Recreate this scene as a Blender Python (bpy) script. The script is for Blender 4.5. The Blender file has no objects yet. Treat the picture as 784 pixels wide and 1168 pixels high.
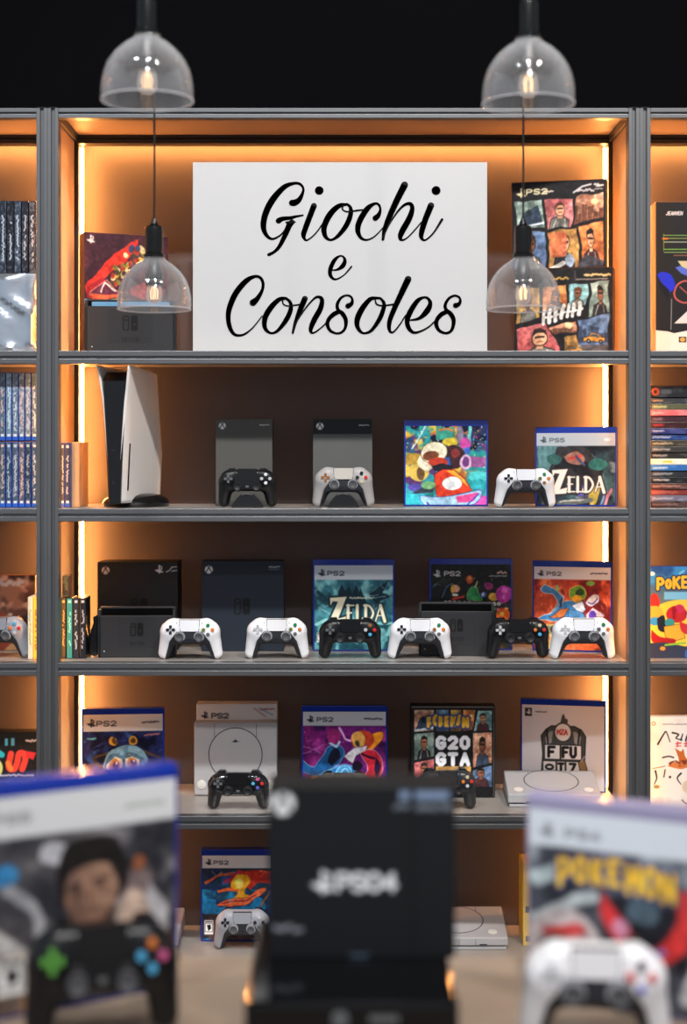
import bpy, bmesh, math, random
import numpy as np
from mathutils import Vector, Matrix
R = math.radians
SC = bpy.context.scene
COL = SC.collection
rng = np.random.default_rng(7)
random.seed(7)

# ------------------------------------------------------------------ frame of reference (metres)
CAM_Z = 1.55
F_PX = 1700.0
def PX(px, Y): return (px - 392.0) / F_PX * Y
def PZ(py, Y): return CAM_Z - (py - 520.0) / F_PX * Y
Y0 = 3.9                                   # front plane of the shelving
ROWPY = [400, 580, 756, 931, 1108]
SHELFZ = [PZ(p, Y0) for p in ROWPY]        # top faces of the five shelves
ROWZ = [z+.0006 for z in SHELFZ]           # where things stand
INNER = 0.7467; POST = 0.0287; PITCH = 2 * (INNER + POST)
TOPZ = PZ(123, Y0)
YBACK = 4.285

# ------------------------------------------------------------------ materials
def s2l(c):
    c = np.asarray(c, dtype=float)
    return np.where(c <= 0.04045, c / 12.92, ((c + 0.055) / 1.055) ** 2.4)
def hexc(r, g, b): return tuple(s2l(np.array([r, g, b]) / 255.0))
MATS = {}
def mat(name, rgb, rough=0.5, metal=0.0, coat=0.0, noise=0.06, nscale=60.0, emit=None, estr=0.0, bump=0.0, spec=0.32):
    if name in MATS: return MATS[name]
    m = bpy.data.materials.new(name); m.use_nodes = True
    nt = m.node_tree; b = nt.nodes['Principled BSDF']
    col = hexc(*rgb)
    b.inputs['Roughness'].default_value = rough
    b.inputs['Metallic'].default_value = metal
    b.inputs['Coat Weight'].default_value = coat
    b.inputs['Coat Roughness'].default_value = 0.08
    b.inputs['Specular IOR Level'].default_value = spec
    tc = nt.nodes.new('ShaderNodeTexCoord')
    nz = nt.nodes.new('ShaderNodeTexNoise'); nz.inputs['Scale'].default_value = nscale; nz.inputs['Detail'].default_value = 3
    nt.links.new(tc.outputs['Object'], nz.inputs['Vector'])
    mx = nt.nodes.new('ShaderNodeMix'); mx.data_type = 'RGBA'
    mx.inputs['A'].default_value = tuple(max(0, c * (1 - noise)) for c in col) + (1,)
    mx.inputs['B'].default_value = tuple(min(1, c * (1 + noise)) for c in col) + (1,)
    nt.links.new(nz.outputs['Fac'], mx.inputs['Factor'])
    nt.links.new(mx.outputs['Result'], b.inputs['Base Color'])
    if bump:
        bp = nt.nodes.new('ShaderNodeBump'); bp.inputs['Strength'].default_value = bump; bp.inputs['Distance'].default_value = 0.002
        nt.links.new(nz.outputs['Fac'], bp.inputs['Height']); nt.links.new(bp.outputs['Normal'], b.inputs['Normal'])
    if emit:
        b.inputs['Emission Color'].default_value = tuple(emit) + (1,)
        b.inputs['Emission Strength'].default_value = estr
    MATS[name] = m
    return m
def art_mat(name, rough=0.35, coat=0.1):
    m = bpy.data.materials.new(name); m.use_nodes = True
    nt = m.node_tree; b = nt.nodes['Principled BSDF']
    at = nt.nodes.new('ShaderNodeVertexColor'); at.layer_name = 'Col'
    nt.links.new(at.outputs['Color'], b.inputs['Base Color'])
    b.inputs['Roughness'].default_value = rough; b.inputs['Coat Weight'].default_value = coat
    b.inputs['Specular IOR Level'].default_value = 0.25
    b.inputs['Coat Roughness'].default_value = 0.12
    return m
def glass_mat(name, haze=0.05, tint=(1, 1, 1), ior=1.45):
    m = bpy.data.materials.new(name); m.use_nodes = True
    nt = m.node_tree; nt.nodes.clear()
    out = nt.nodes.new('ShaderNodeOutputMaterial')
    tr = nt.nodes.new('ShaderNodeBsdfTransparent'); tr.inputs['Color'].default_value = tuple(tint) + (1,)
    gl = nt.nodes.new('ShaderNodeBsdfGlossy'); gl.inputs['Roughness'].default_value = 0.03
    tl = nt.nodes.new('ShaderNodeBsdfDiffuse'); tl.inputs['Color'].default_value = (0.75, 0.78, 0.82, 1)
    lw = nt.nodes.new('ShaderNodeLayerWeight'); lw.inputs['Blend'].default_value = 0.5
    def curve(power, gain, base):
        p = nt.nodes.new('ShaderNodeMath'); p.operation = 'POWER'; p.inputs[1].default_value = power
        q = nt.nodes.new('ShaderNodeMath'); q.operation = 'MULTIPLY_ADD'; q.inputs[1].default_value = gain; q.inputs[2].default_value = base
        nt.links.new(lw.outputs['Facing'], p.inputs[0]); nt.links.new(p.outputs[0], q.inputs[0]); return q
    md = curve(2.2, .42, haze); fr = curve(4.0, .7, .05)
    t2 = nt.nodes.new('ShaderNodeBsdfTranslucent'); t2.inputs['Color'].default_value = (0.85, 0.87, 0.9, 1)
    m0 = nt.nodes.new('ShaderNodeMixShader'); m0.inputs['Fac'].default_value = 0.5
    nt.links.new(tl.outputs[0], m0.inputs[1]); nt.links.new(t2.outputs[0], m0.inputs[2]); tl = m0
    m1 = nt.nodes.new('ShaderNodeMixShader'); m2 = nt.nodes.new('ShaderNodeMixShader')
    nt.links.new(md.outputs[0], m1.inputs['Fac'])
    nt.links.new(tr.outputs[0], m1.inputs[1]); nt.links.new(tl.outputs[0], m1.inputs[2])
    nt.links.new(fr.outputs[0], m2.inputs['Fac'])
    nt.links.new(m1.outputs[0], m2.inputs[1]); nt.links.new(gl.outputs[0], m2.inputs[2])
    nt.links.new(m2.outputs[0], out.inputs['Surface'])
    return m
ART = art_mat('printed glossy cover')
ARTM = art_mat('printed matte card', 0.55, 0.0)
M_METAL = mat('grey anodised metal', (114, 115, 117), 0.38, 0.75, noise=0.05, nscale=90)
M_GROOVE = mat('dark groove', (22, 23, 25), 0.6, 0.3)
M_SHELF = mat('grey shelf sheet', (168, 162, 156), 0.34, 0.25, noise=0.05, nscale=25)
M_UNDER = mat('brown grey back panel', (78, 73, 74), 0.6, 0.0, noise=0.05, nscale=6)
M_SIDE = mat('glow tinted side panel', (244, 204, 158), 0.5, 0.0, noise=0.03, nscale=6)  # warm base colour; part of the strips' orange glow is put into it
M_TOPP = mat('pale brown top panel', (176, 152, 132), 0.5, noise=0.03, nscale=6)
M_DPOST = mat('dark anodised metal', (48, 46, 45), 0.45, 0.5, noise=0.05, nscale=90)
M_LED = mat('warm led strip', (255, 230, 190), 0.5, emit=(1.0, 0.395, 0.10), estr=120.0)
M_ADDED_LED = mat('added warm strip behind posts', (255, 230, 190), 0.5, emit=(1.0, 0.42, 0.10), estr=17.0)  # added emitter, only there to brighten the side panels
M_WALL = mat('black painted wall', (9, 9, 11), 0.9, bump=0.1, nscale=30, spec=0.02)
M_FLOOR = mat('dark floor', (50, 46, 43), 0.45, noise=0.15, nscale=5)
M_BOARD = mat('white foam board', (194, 194, 195), 0.45, noise=0.015, nscale=40)
M_INK = mat('black lettering', (8, 8, 9), 0.35)
M_WHITEP = mat('white controller plastic', (236, 236, 240), 0.38, noise=0.02)
M_GREYP = mat('warm grey controller plastic', (168, 165, 164), 0.42, noise=0.02)
M_BLUEGREYP = mat('cool grey controller plastic', (150, 153, 162), 0.42, noise=0.02)
M_COREP = mat('charcoal controller plastic', (44, 46, 52), 0.42, noise=0.05)
M_BLACKP = mat('black controller plastic', (21, 22, 25), 0.34, noise=0.05)
M_GLOSSBLK = mat('glossy black plastic', (7, 8, 11), 0.07, coat=0.25, noise=0.02)
M_RUBBER = mat('grey stick rubber', (78, 78, 82), 0.6)
M_STICKRIM = mat('stick collar plastic', (150, 152, 158), 0.4)
M_STICKBLK = mat('black stick rubber', (34, 34, 37), 0.5)
M_DOCK = mat('charcoal dock plastic', (42, 43, 46), 0.5, noise=0.05)
M_SLOT = mat('black slot', (5, 5, 6), 0.7, spec=0.05)
M_BLUECASE = mat('blue case plastic', (22, 48, 150), 0.22, coat=0.4, noise=0.05)
M_BLKCARD = mat('black box card', (24, 25, 27), 0.5, noise=0.05, spec=.15)
M_DGREYCARD = mat('dark grey box card', (62, 62, 60), 0.5, noise=0.04)
M_BROWNCARD = mat('brown embossed card', (120, 84, 62), 0.5, noise=0.4, nscale=320, bump=0.8)
M_WHITECARD = mat('white box card', (206, 205, 203), 0.5, noise=0.03)
M_TANCARD = mat('tan card', (190, 150, 110), 0.55, noise=0.06)
M_PSGREY = mat('light grey console plastic', (164, 164, 167), 0.48, noise=0.03)
M_PSGREY2 = mat('pale button plastic', (205, 203, 198), 0.45, noise=0.03)
M_SEAM = mat('dark seam', (40, 40, 44), 0.6)
M_PLATE = mat('white console plate', (232, 228, 224), 0.42, noise=0.015)
M_CASEBLK = mat('black case plastic', (18, 18, 20), 0.25, coat=0.3)
M_CASEYEL = mat('yellow case plastic', (226, 190, 40), 0.35, coat=0.2)
M_CASEWHT = mat('white case plastic', (215, 216, 205), 0.35, coat=0.2)
M_TABLE = mat('beige counter laminate', (146, 129, 113), 0.36, noise=0.06, nscale=18)
M_TABLE2 = mat('dark counter base', (52, 46, 42), 0.5)
M_CORD = mat('black cord', (14, 14, 15), 0.6)
M_SOCKET = mat('black bakelite socket', (9, 10, 11), 0.25, coat=0.1, spec=.25)
M_RIM = glass_mat('thick glass rim', 0.45)
M_GLASS = glass_mat('clear lamp glass', 0.06, ior=1.5)
M_BULB = glass_mat('frosted bulb glass', 0.25)
M_FIL = mat('glowing filament', (255, 190, 110), 0.5, emit=(1.0, 0.62, 0.28), estr=2.5)
def bm_(name, rgb): return mat('button ' + name, rgb, 0.35, noise=0.02)
BT = {'green': bm_('green', (40, 130, 80)), 'orange': bm_('orange', (215, 120, 50)), 'red': bm_('red', (205, 50, 45)),
      'blue': bm_('blue', (60, 120, 190)), 'grey': bm_('grey', (95, 98, 100)), 'dark': bm_('dark', (40, 40, 46)),
      'olive': bm_('olive', (105, 115, 50)), 'silver': bm_('silver', (185, 186, 190)), 'pink': bm_('pink', (205, 90, 140)),
      'sky': bm_('sky', (80, 170, 215)), 'brown': bm_('brown', (150, 95, 50)), 'lime': bm_('lime', (95, 165, 70)),
      'lilac': bm_('lilac', (90, 90, 190)), 'white': bm_('white', (225, 225, 228)), 'cream': bm_('cream', (200, 190, 150))}

# ------------------------------------------------------------------ mesh builder
class MB:
    def __init__(s): s.v = []; s.f = []; s.mi = []
    def add(s, vs, fs, mi=0):
        o = len(s.v); s.v += [tuple(v) for v in vs]
        for f in fs: s.f.append(tuple(i + o for i in f)); s.mi.append(mi)
        return s
    def box(s, x0, x1, y0, y1, z0, z1, mi=0):
        return s.add([(x0,y0,z0),(x1,y0,z0),(x1,y1,z0),(x0,y1,z0),(x0,y0,z1),(x1,y0,z1),(x1,y1,z1),(x0,y1,z1)],
            [(0,3,2,1),(4,5,6,7),(0,1,5,4),(1,2,6,5),(2,3,7,6),(3,0,4,7)], mi)
    def prism(s, pts, a0, a1, axis='y', mi=0):
        """pts: 2D polygon; axis y -> (x,z); axis x -> (y,z); axis z -> (x,y)"""
        n = len(pts)
        def mk(p, a):
            return {'y': (p[0], a, p[1]), 'x': (a, p[0], p[1]), 'z': (p[0], p[1], a)}[axis]
        vs = [mk(p, a0) for p in pts] + [mk(p, a1) for p in pts]
        fs = [tuple(range(n)), tuple(range(2*n-1, n-1, -1))] + [(i, i+n, (i+1) % n + n, (i+1) % n) for i in range(n)]
        return s.add(vs, fs, mi)
    def lathe(s, prof, origin=(0,0,0), axis='z', seg=24, mi=0, closed=False):
        n = len(prof); vs = []
        for k in range(seg):
            a = 2*math.pi*k/seg; c, sn = math.cos(a), math.sin(a)
            for r, h in prof:
                if axis == 'z': p = (r*c, r*sn, h)
                elif axis == '-y': p = (r*c, -h, r*sn)
                else: p = (h, r*c, r*sn)
                vs.append((p[0]+origin[0], p[1]+origin[1], p[2]+origin[2]))
        fs = []
        m = n if closed else n-1
        for k in range(seg):
            k2 = (k+1) % seg
            for i in range(m):
                j = (i+1) % n
                fs.append((k*n+i, k2*n+i, k2*n+j, k*n+j))
        return s.add(vs, fs, mi)
    def tube(s, pts, r, seg=8, mi=0, caps=True):
        pts = [Vector(p) for p in pts]; n = len(pts); vs = []; rs = r if hasattr(r, '__len__') else [r]*n
        up = Vector((0.3, 0.9, 0.31)).normalized()
        for i, p in enumerate(pts):
            t = (pts[min(i+1, n-1)] - pts[max(i-1, 0)]).normalized()
            a = t.cross(up).normalized(); b = t.cross(a)
            for k in range(seg):
                th = 2*math.pi*k/seg
                vs.append(p + rs[i]*(math.cos(th)*a + math.sin(th)*b))
        fs = []
        for i in range(n-1):
            for k in range(seg):
                k2 = (k+1) % seg
                fs.append((i*seg+k, i*seg+k2, (i+1)*seg+k2, (i+1)*seg+k))
        if caps:
            fs.append(tuple(range(seg-1, -1, -1))); fs.append(tuple((n-1)*seg+k for k in range(seg)))
        return s.add(vs, fs, mi)
def obj(name, mb, m, parent=None, smooth=None, bevel=0.0, seg=2):
    me = bpy.data.meshes.new(name)
    me.from_pydata(mb.v, [], mb.f)
    for mm in (m if isinstance(m, (list, tuple)) else [m]): me.materials.append(mm)
    if any(mb.mi): me.polygons.foreach_set('material_index', mb.mi)
    bm = bmesh.new(); bm.from_mesh(me); bmesh.ops.recalc_face_normals(bm, faces=bm.faces); bm.to_mesh(me); bm.free()
    if smooth is not None:
        me.shade_smooth()
        if smooth < 180: me.set_sharp_from_angle(angle=R(smooth))
    o = bpy.data.objects.new(name, me); COL.objects.link(o)
    if parent: o.parent = parent
    if bevel:
        b = o.modifiers.new('bevel', 'BEVEL'); b.width = bevel; b.segments = seg; b.limit_method = 'ANGLE'; b.angle_limit = R(35)
        b.harden_normals = False
    return o
def rawmesh(name, V, F, m, parent=None, smooth=True):
    me = bpy.data.meshes.new(name)
    me.from_pydata(V.tolist(), [], F.tolist()); me.materials.append(m)
    if smooth: me.shade_smooth()
    o = bpy.data.objects.new(name, me); COL.objects.link(o)
    if parent: o.parent = parent
    return o
def thing(name, label, cat, loc=(0,0,0), rotz=0.0, group=None):
    o = bpy.data.objects.new(name, None); COL.objects.link(o); o.empty_display_size = 0.05
    o.location = loc; o.rotation_euler = (0, 0, rotz); o['label'] = label; o['category'] = cat
    if group: o['group'] = group
    return o
def tag(o, label, cat, group=None):
    o['label'] = label; o['category'] = cat
    if group: o['group'] = group
    return o
def copy_tree(o, parent=None):
    c = o.copy(); COL.objects.link(c); c.parent = parent
    for ch in list(o.children): copy_tree(ch, c)
    return c
def rrect(w, h, r, n=5, cx=0, cy=0):
    pts = []
    for sx, sy, a0 in ((1,1,0),(-1,1,90),(-1,-1,180),(1,-1,270)):
        for k in range(n+1):
            a = R(a0 + 90*k/n)
            pts.append((cx + sx*(w/2-r) + r*math.cos(a), cy + sy*(h/2-r) + r*math.sin(a)))
    return pts
def catmull(pts, n=8):
    P = np.array(pts, float); out = []
    for i in range(len(P)-1):
        p0 = P[max(i-1, 0)]; p1 = P[i]; p2 = P[i+1]; p3 = P[min(i+2, len(P)-1)]
        for t in np.linspace(0, 1, n, endpoint=False):
            out.append(0.5*((2*p1) + (-p0+p2)*t + (2*p0-5*p1+4*p2-p3)*t*t + (-p0+3*p1-3*p2+p3)*t**3))
    out.append(P[-1]); return np.array(out)

# ------------------------------------------------------------------ printed artwork: colours per point of a fine grid
FONT = {
'A':'0,10 3,0 6,10;1.2,6.5 4.8,6.5','B':'0,10 0,0 4,0 5.5,2.2 4,4.7 0,4.7;4,4.7 6,7.2 4.4,10 0,10','C':'6,1.5 4,0 2,0 0,2.5 0,7.5 2,10 4,10 6,8.5',
'D':'0,0 3.5,0 6,3 6,7 3.5,10 0,10 0,0','E':'6,0 0,0 0,10 6,10;0,5 4.5,5','F':'6,0 0,0 0,10;0,5 4.5,5','G':'6,1.5 4,0 2,0 0,2.5 0,7.5 2,10 4,10 6,8 6,5.5 3.5,5.5',
'H':'0,0 0,10;6,0 6,10;0,5 6,5','I':'3,0 3,10','J':'5,0 5,8 3.5,10 1.5,10 0,8','K':'0,0 0,10;6,0 0,5.5;1.8,4.2 6,10','L':'0,0 0,10 6,10','M':'0,10 0,0 3,6 6,0 6,10',
'N':'0,10 0,0 6,10 6,0','O':'2,0 4,0 6,2.5 6,7.5 4,10 2,10 0,7.5 0,2.5 2,0','P':'0,10 0,0 4,0 6,2 6,3.8 4,5.6 0,5.6','R':'0,10 0,0 4,0 6,2 6,3.6 4,5.2 0,5.2;3,5.2 6,10',
'S':'6,1.3 4.3,0 1.7,0 0,1.8 0,3.4 1.6,4.8 4.4,5.3 6,6.7 6,8.3 4.2,10 1.6,10 0,8.7','T':'0,0 6,0;3,0 3,10','U':'0,0 0,7.5 2,10 4,10 6,7.5 6,0','V':'0,0 3,10 6,0','W':'0,0 1.5,10 3,4 4.5,10 6,0',
'X':'0,0 6,10;6,0 0,10','Y':'0,0 3,5 6,0;3,5 3,10','Z':'0,0 6,0 0,10 6,10','0':'2,0 4,0 6,2.5 6,7.5 4,10 2,10 0,7.5 0,2.5 2,0','2':'0,2 2,0 4.5,0 6,2 6,3.8 0,10 6,10','4':'4.5,10 4.5,0 0,7 6,7',
'5':'5.6,0 0.6,0 0.2,4.4 3.6,4 6,6 6,8 4,10 1.5,10 0,8.8','7':'0,0 6,0 2,10','.':'3,9.3 3.2,9.5',' ':'','-':'1,5 5,5'}
class Cv:
    def __init__(s, w, h, n=150, base=(0,0,0), seed=1):
        s.w, s.h = w, h; s.nx = n; s.ny = max(2, int(round(n*h/w))); s.asp = h/w
        s.X, s.Y = np.meshgrid((np.arange(s.nx)+0.5)/s.nx, (np.arange(s.ny)+0.5)/s.ny*s.asp)
        s.A = np.zeros((s.ny, s.nx, 3)) + np.array(base)/255.0
        s.aa = 0.8/s.nx; s.r = np.random.default_rng(seed); s.X0, s.Y0 = s.X, s.Y
    def warp(s, amt=.02, scale=6):
        s.X, s.Y = s.X0, s.Y0
        a = s.nz(scale, 2)-.5; b = s.nz(scale, 2)-.5
        s.X = s.X0+amt*2*a; s.Y = s.Y0+amt*2*b
    def flat(s): s.X, s.Y = s.X0, s.Y0
    def grain(s, amt=.16, y0=-1):
        s.flat(); g = (s.nz(26, 2)-.5)*2*amt; h = (s.nz(9, 3)-.5)*2*amt
        k = np.clip((s.Y0-y0)/.01, 0, 1)
        s.A = np.clip(s.A*(1+((g+h)*k)[..., None])+(g*k)[..., None]*.12, 0, 1)
    def put(s, d, col, a=1.0):
        m = np.clip(0.5 - d/(2*s.aa), 0, 1)[..., None]*a
        s.A = s.A*(1-m) + np.array(col)/255.0*m
    def grad(s, c1, c2, dx=0, dy=1, mask=None):
        t = np.clip(s.X*dx + s.Y/s.asp*dy, 0, 1)[..., None]
        g = np.array(c1)/255.0*(1-t) + np.array(c2)/255.0*t
        if mask is None: s.A = g
        else:
            m = np.clip(0.5 - mask/(2*s.aa), 0, 1)[..., None]; s.A = s.A*(1-m) + g*m
    def nz(s, scale, octs=3):
        out = np.zeros_like(s.X); amp = 1; tot = 0
        for o in range(octs):
            n = int(scale*2**o)+2; m = int(scale*2**o*s.asp)+2
            G = s.r.random((m+2, n+2)); x = np.clip(s.X, 0, 1)*(n-1); y = np.clip(s.Y/s.asp, 0, 1)*(m-1)
            i = x.astype(int); j = y.astype(int); fx = x-i; fy = y-j; fx = fx*fx*(3-2*fx); fy = fy*fy*(3-2*fy)
            out += amp*((G[j,i]*(1-fx)+G[j,i+1]*fx)*(1-fy)+(G[j+1,i]*(1-fx)+G[j+1,i+1]*fx)*fy); tot += amp; amp *= 0.55
        return out/tot
    def cloud(s, col, scale=4, lo=0.5, hi=0.7, a=1.0, mask=None):
        m = np.clip((s.nz(scale)-lo)/(hi-lo), 0, 1)*a
        if mask is not None: m = m*np.clip(0.5-mask/(2*s.aa), 0, 1)
        s.A = s.A*(1-m[..., None]) + np.array(col)/255.0*m[..., None]
    def d_ell(s, cx, cy, rx, ry, rot=0):
        c, sn = math.cos(R(rot)), math.sin(R(rot)); x = s.X-cx; y = s.Y-cy
        u = (x*c+y*sn)/rx; v = (-x*sn+y*c)/ry
        return (np.sqrt(u*u+v*v)-1)*min(rx, ry)
    def ell(s, cx, cy, rx, ry, col, rot=0, a=1.0, line=None, lw=0.012):
        d = s.d_ell(cx, cy, rx, ry, rot)
        if line is not None: s.put(d-lw, line, a)
        s.put(d, col, a); return s
    def d_poly(s, pts):
        P = np.array(pts, float); d = np.full(s.X.shape, 1e9); ins = np.zeros(s.X.shape, bool)
        for i in range(len(P)):
            a, b = P[i], P[(i+1) % len(P)]
            e = b-a; wx = s.X-a[0]; wy = s.Y-a[1]
            t = np.clip((wx*e[0]+wy*e[1])/max(e@e, 1e-12), 0, 1)
            d = np.minimum(d, np.hypot(wx-e[0]*t, wy-e[1]*t))
            c = ((a[1] > s.Y) != (b[1] > s.Y)) & (s.X < (b[0]-a[0])*(s.Y-a[1])/((b[1]-a[1]) or 1e-12)+a[0])
            ins ^= c
        return np.where(ins, -d, d)
    def poly(s, pts, col, line=None, lw=0.012, a=1.0, smooth=False):
        if smooth: pts = catmull(list(pts)+[pts[0]], 5)[:-1]
        d = s.d_poly(pts)
        if line is not None: s.put(d-lw, line, a)
        s.put(d, col, a); return s
    def line(s, pts, w, col, a=1.0, smooth=False, w2=None):
        P = catmull(pts, 6) if smooth else np.array(pts, float)
        d = np.full(s.X.shape, 1e9); n = len(P)-1
        for i in range(n):
            p, q = P[i][:2], P[i+1][:2]; e = q-p; wx = s.X-p[0]; wy = s.Y-p[1]
            t = np.clip((wx*e[0]+wy*e[1])/max(e@e, 1e-12), 0, 1)
            ww = w if w2 is None else w+(w2-w)*(i+t)/n
            d = np.minimum(d, np.hypot(wx-e[0]*t, wy-e[1]*t)-ww/2)
        s.put(d, col, a); return s
    def rect(s, x0, y0, x1, y1, col, a=1.0, line=None, lw=0.01):
        return s.poly([(x0,y0),(x1,y0),(x1,y1),(x0,y1)], col, line, lw, a)
    def text(s, x, y, h, txt, col, w=None, sx=0.62, gap=0.28, slant=0.0, a=1.0, rise=0.0):
        w = w or h*0.16; cw = h*sx
        for k, ch in enumerate(txt):
            g = FONT.get(ch.upper(), '')
            yo = y + rise*k
            for st in g.split(';') if g else []:
                pts = [(x+float(p.split(',')[0])/6*cw - slant*(float(p.split(',')[1])/10-1)*h, yo+float(p.split(',')[1])/10*h) for p in st.split()]
                s.line(pts, w, col, a)
            x += cw+gap*h
        return x
    def marks(s, x0, y0, x1, h, col, a=0.9):
        """unreadable fine print: a run of little dashes"""
        x = x0
        while x < x1:
            w = h*s.r.uniform(0.3, 0.9)
            s.line([(x, y0+h*s.r.uniform(-.25,.25)), (x+w*0.6, y0+h*s.r.uniform(-.3,.3))], h*0.5, col, a); x += w
    def ps(s, x, y, h, col):
        """console maker's mark: an upright P standing on a flat S"""
        s.ell(x+h*.5, y+h*.74, h*.52, h*.17, col, rot=14)
        s.line([(x+h*.5,y+h*.06),(x+h*.5,y+h*.98)], h*.17, col)
        s.line([(x+h*.5,y+h*.08),(x+h*.82,y+h*.22),(x+h*.8,y+h*.52),(x+h*.62,y+h*.5)], h*.15, col)
    def xb(s, x, y, r, col, bg):
        """round mark crossed by a curved X"""
        s.ell(x, y, r, r, col)
        for sg in (-1, 1):
            s.line([(x+sg*r*.75, y+r*.85),(x+sg*r*.35, y+r*.05),(x, y-r*.45),(x-sg*r*.3, y-r*.85)], r*.22, bg, smooth=True)
    def sw(s, x, y, h, col, bg):
        """pair of rounded controller halves"""
        w = h*.44
        for sg in (-1, 1):
            cx = x+sg*(w/2+h*.05)
            d = np.maximum(np.abs(s.X-cx)-w/2+h*.14, 0); e = np.maximum(np.abs(s.Y-y)-h/2+h*.14, 0)
            dd = np.hypot(d, e)-h*.14
            if sg < 0: s.put(np.abs(dd+h*.05)-h*.045, col); s.ell(cx, y-h*.2, h*.08, h*.08, col)
            else: s.put(dd, col); s.ell(cx, y+h*.08, h*.08, h*.08, bg)
    def rating(s, x, y, w, h):
        s.flat()
        s.rect(x, y, x+w, y+h, (238,238,236)); s.rect(x+w*.12, y+h*.24, x+w*.88, y+h*.8, (250,250,250), line=(15,15,15), lw=w*.04)
        s.poly([(x+w*.3,y+h*.35),(x+w*.7,y+h*.32),(x+w*.75,y+h*.6),(x+w*.45,y+h*.75)], (12,12,12)); s.marks(x+w*.12, y+h*.11, x+w*.85, h*.1, (20,20,20))
    def header(s, h, bg, ink, txt='PS2', right=True, dy=0.0, size=1.0):
        s.grain(.15, h); s.flat(); s.rect(-.1, -.1, 1.1, h, bg)
        s.ps(.05, h*.28+dy, h*.46*size, ink); s.text(.17, h*.42+dy, h*.27*size, txt, ink, w=h*.055, sx=1.1, gap=.42)
        if right: s.marks(.74, h*.5+dy, .95, h*.16, ink, .75)
    def mesh(s, name, m, parent=None, loc=(0,0,0), rot=(0,0,0)):
        """upright sheet in the local XZ plane, left bottom corner at loc, facing -Y"""
        nx, ny = s.nx+1, s.ny+1
        gx, gz = np.meshgrid(np.linspace(0, s.w, nx), np.linspace(0, s.h, ny))
        V = np.stack([gx.ravel(), np.zeros(nx*ny), gz.ravel()], 1).astype(np.float32)
        me = bpy.data.meshes.new(name); me.vertices.add(nx*ny); me.vertices.foreach_set('co', V.ravel())
        i = np.arange(s.nx*s.ny); r_, c_ = i//s.nx, i % s.nx; a = r_*nx+c_
        F = np.stack([a, a+1, a+nx+1, a+nx], 1).astype(np.int32)
        me.loops.add(F.size); me.loops.foreach_set('vertex_index', F.ravel())
        me.polygons.add(len(F)); me.polygons.foreach_set('loop_start', np.arange(0, F.size, 4, dtype=np.int32))
        me.update(calc_edges=True)
        A = s.A[::-1]                                    # bottom row first
        P = np.pad(A, ((1,1),(1,1),(0,0)), mode='edge')
        C = (P[:-1,:-1]+P[1:,:-1]+P[:-1,1:]+P[1:,1:])/4
        C = s2l(np.clip(C, 0, 1))
        rgba = np.ones((nx*ny, 4), np.float32); rgba[:, :3] = C.reshape(-1, 3)
        ca = me.color_attributes.new('Col', 'FLOAT_COLOR', 'POINT'); ca.data.foreach_set('color', rgba.ravel())
        me.materials.append(m); me.validate()
        o = bpy.data.objects.new(name, me); COL.objects.link(o)
        o.location = loc; o.rotation_euler = rot
        if parent: o.parent = parent
        return o
# ------------------------------------------------------------------ the printed pictures
LIGHT = (222, 226, 230); INK = (18, 20, 26)
def figure(c, x0, y0, w, h, skin, hair, coat, trim=None):
    """a plain unnamed bust in a comic panel"""
    c.poly([(x0+w*.12,y0+h),(x0+w*.2,y0+h*.66),(x0+w*.4,y0+h*.56),(x0+w*.62,y0+h*.56),(x0+w*.82,y0+h*.68),(x0+w*.9,y0+h)], coat, (12,12,14), w*.02)
    c.rect(x0+w*.42, y0+h*.42, x0+w*.58, y0+h*.62, skin)
    c.ell(x0+w*.5, y0+h*.32, w*.17, h*.2, skin, line=(14,12,12), lw=w*.02)
    c.poly([(x0+w*.32,y0+h*.3),(x0+w*.34,y0+h*.12),(x0+w*.5,y0+h*.06),(x0+w*.67,y0+h*.13),(x0+w*.68,y0+h*.3),(x0+w*.6,y0+h*.2),(x0+w*.4,y0+h*.21)], hair)
    c.line([(x0+w*.4,y0+h*.31),(x0+w*.6,y0+h*.31)], h*.045, (30,22,20))
    c.line([(x0+w*.45,y0+h*.43),(x0+w*.56,y0+h*.425)], h*.025, (110,50,45))
    if trim:
        c.line([(x0+w*.26,y0+h),(x0+w*.36,y0+h*.64)], w*.035, trim); c.line([(x0+w*.76,y0+h),(x0+w*.66,y0+h*.64)], w*.035, trim)
def car(c, x, y, w, col, dark=(16,16,20)):
    h = w*.36
    c.poly([(x,y+h*.9),(x+w*.04,y+h*.5),(x+w*.26,y+h*.4),(x+w*.38,y),(x+w*.7,y),(x+w*.84,y+h*.42),(x+w,y+h*.52),(x+w*.98,y+h*.9)], col, dark, w*.015)
    c.poly([(x+w*.31,y+h*.4),(x+w*.41,y+h*.1),(x+w*.66,y+h*.1),(x+w*.76,y+h*.4)], (60,80,100))
    for k in (.22, .78): c.ell(x+w*k, y+h*.9, w*.1, w*.1, dark); c.ell(x+w*k, y+h*.9, w*.05, w*.05, (150,150,155))
def skyline(c, x0, x1, yb, col, hmax, n=7):
    xs = np.linspace(x0, x1, n+1)
    for i in range(n): c.rect(xs[i], yb-hmax*c.r.uniform(.4,1), xs[i+1]-.004, yb, col)
def panel(c, pts, top, bot):
    d = c.d_poly(pts); c.grad(top, bot, 0, 1, mask=d); return d
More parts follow.
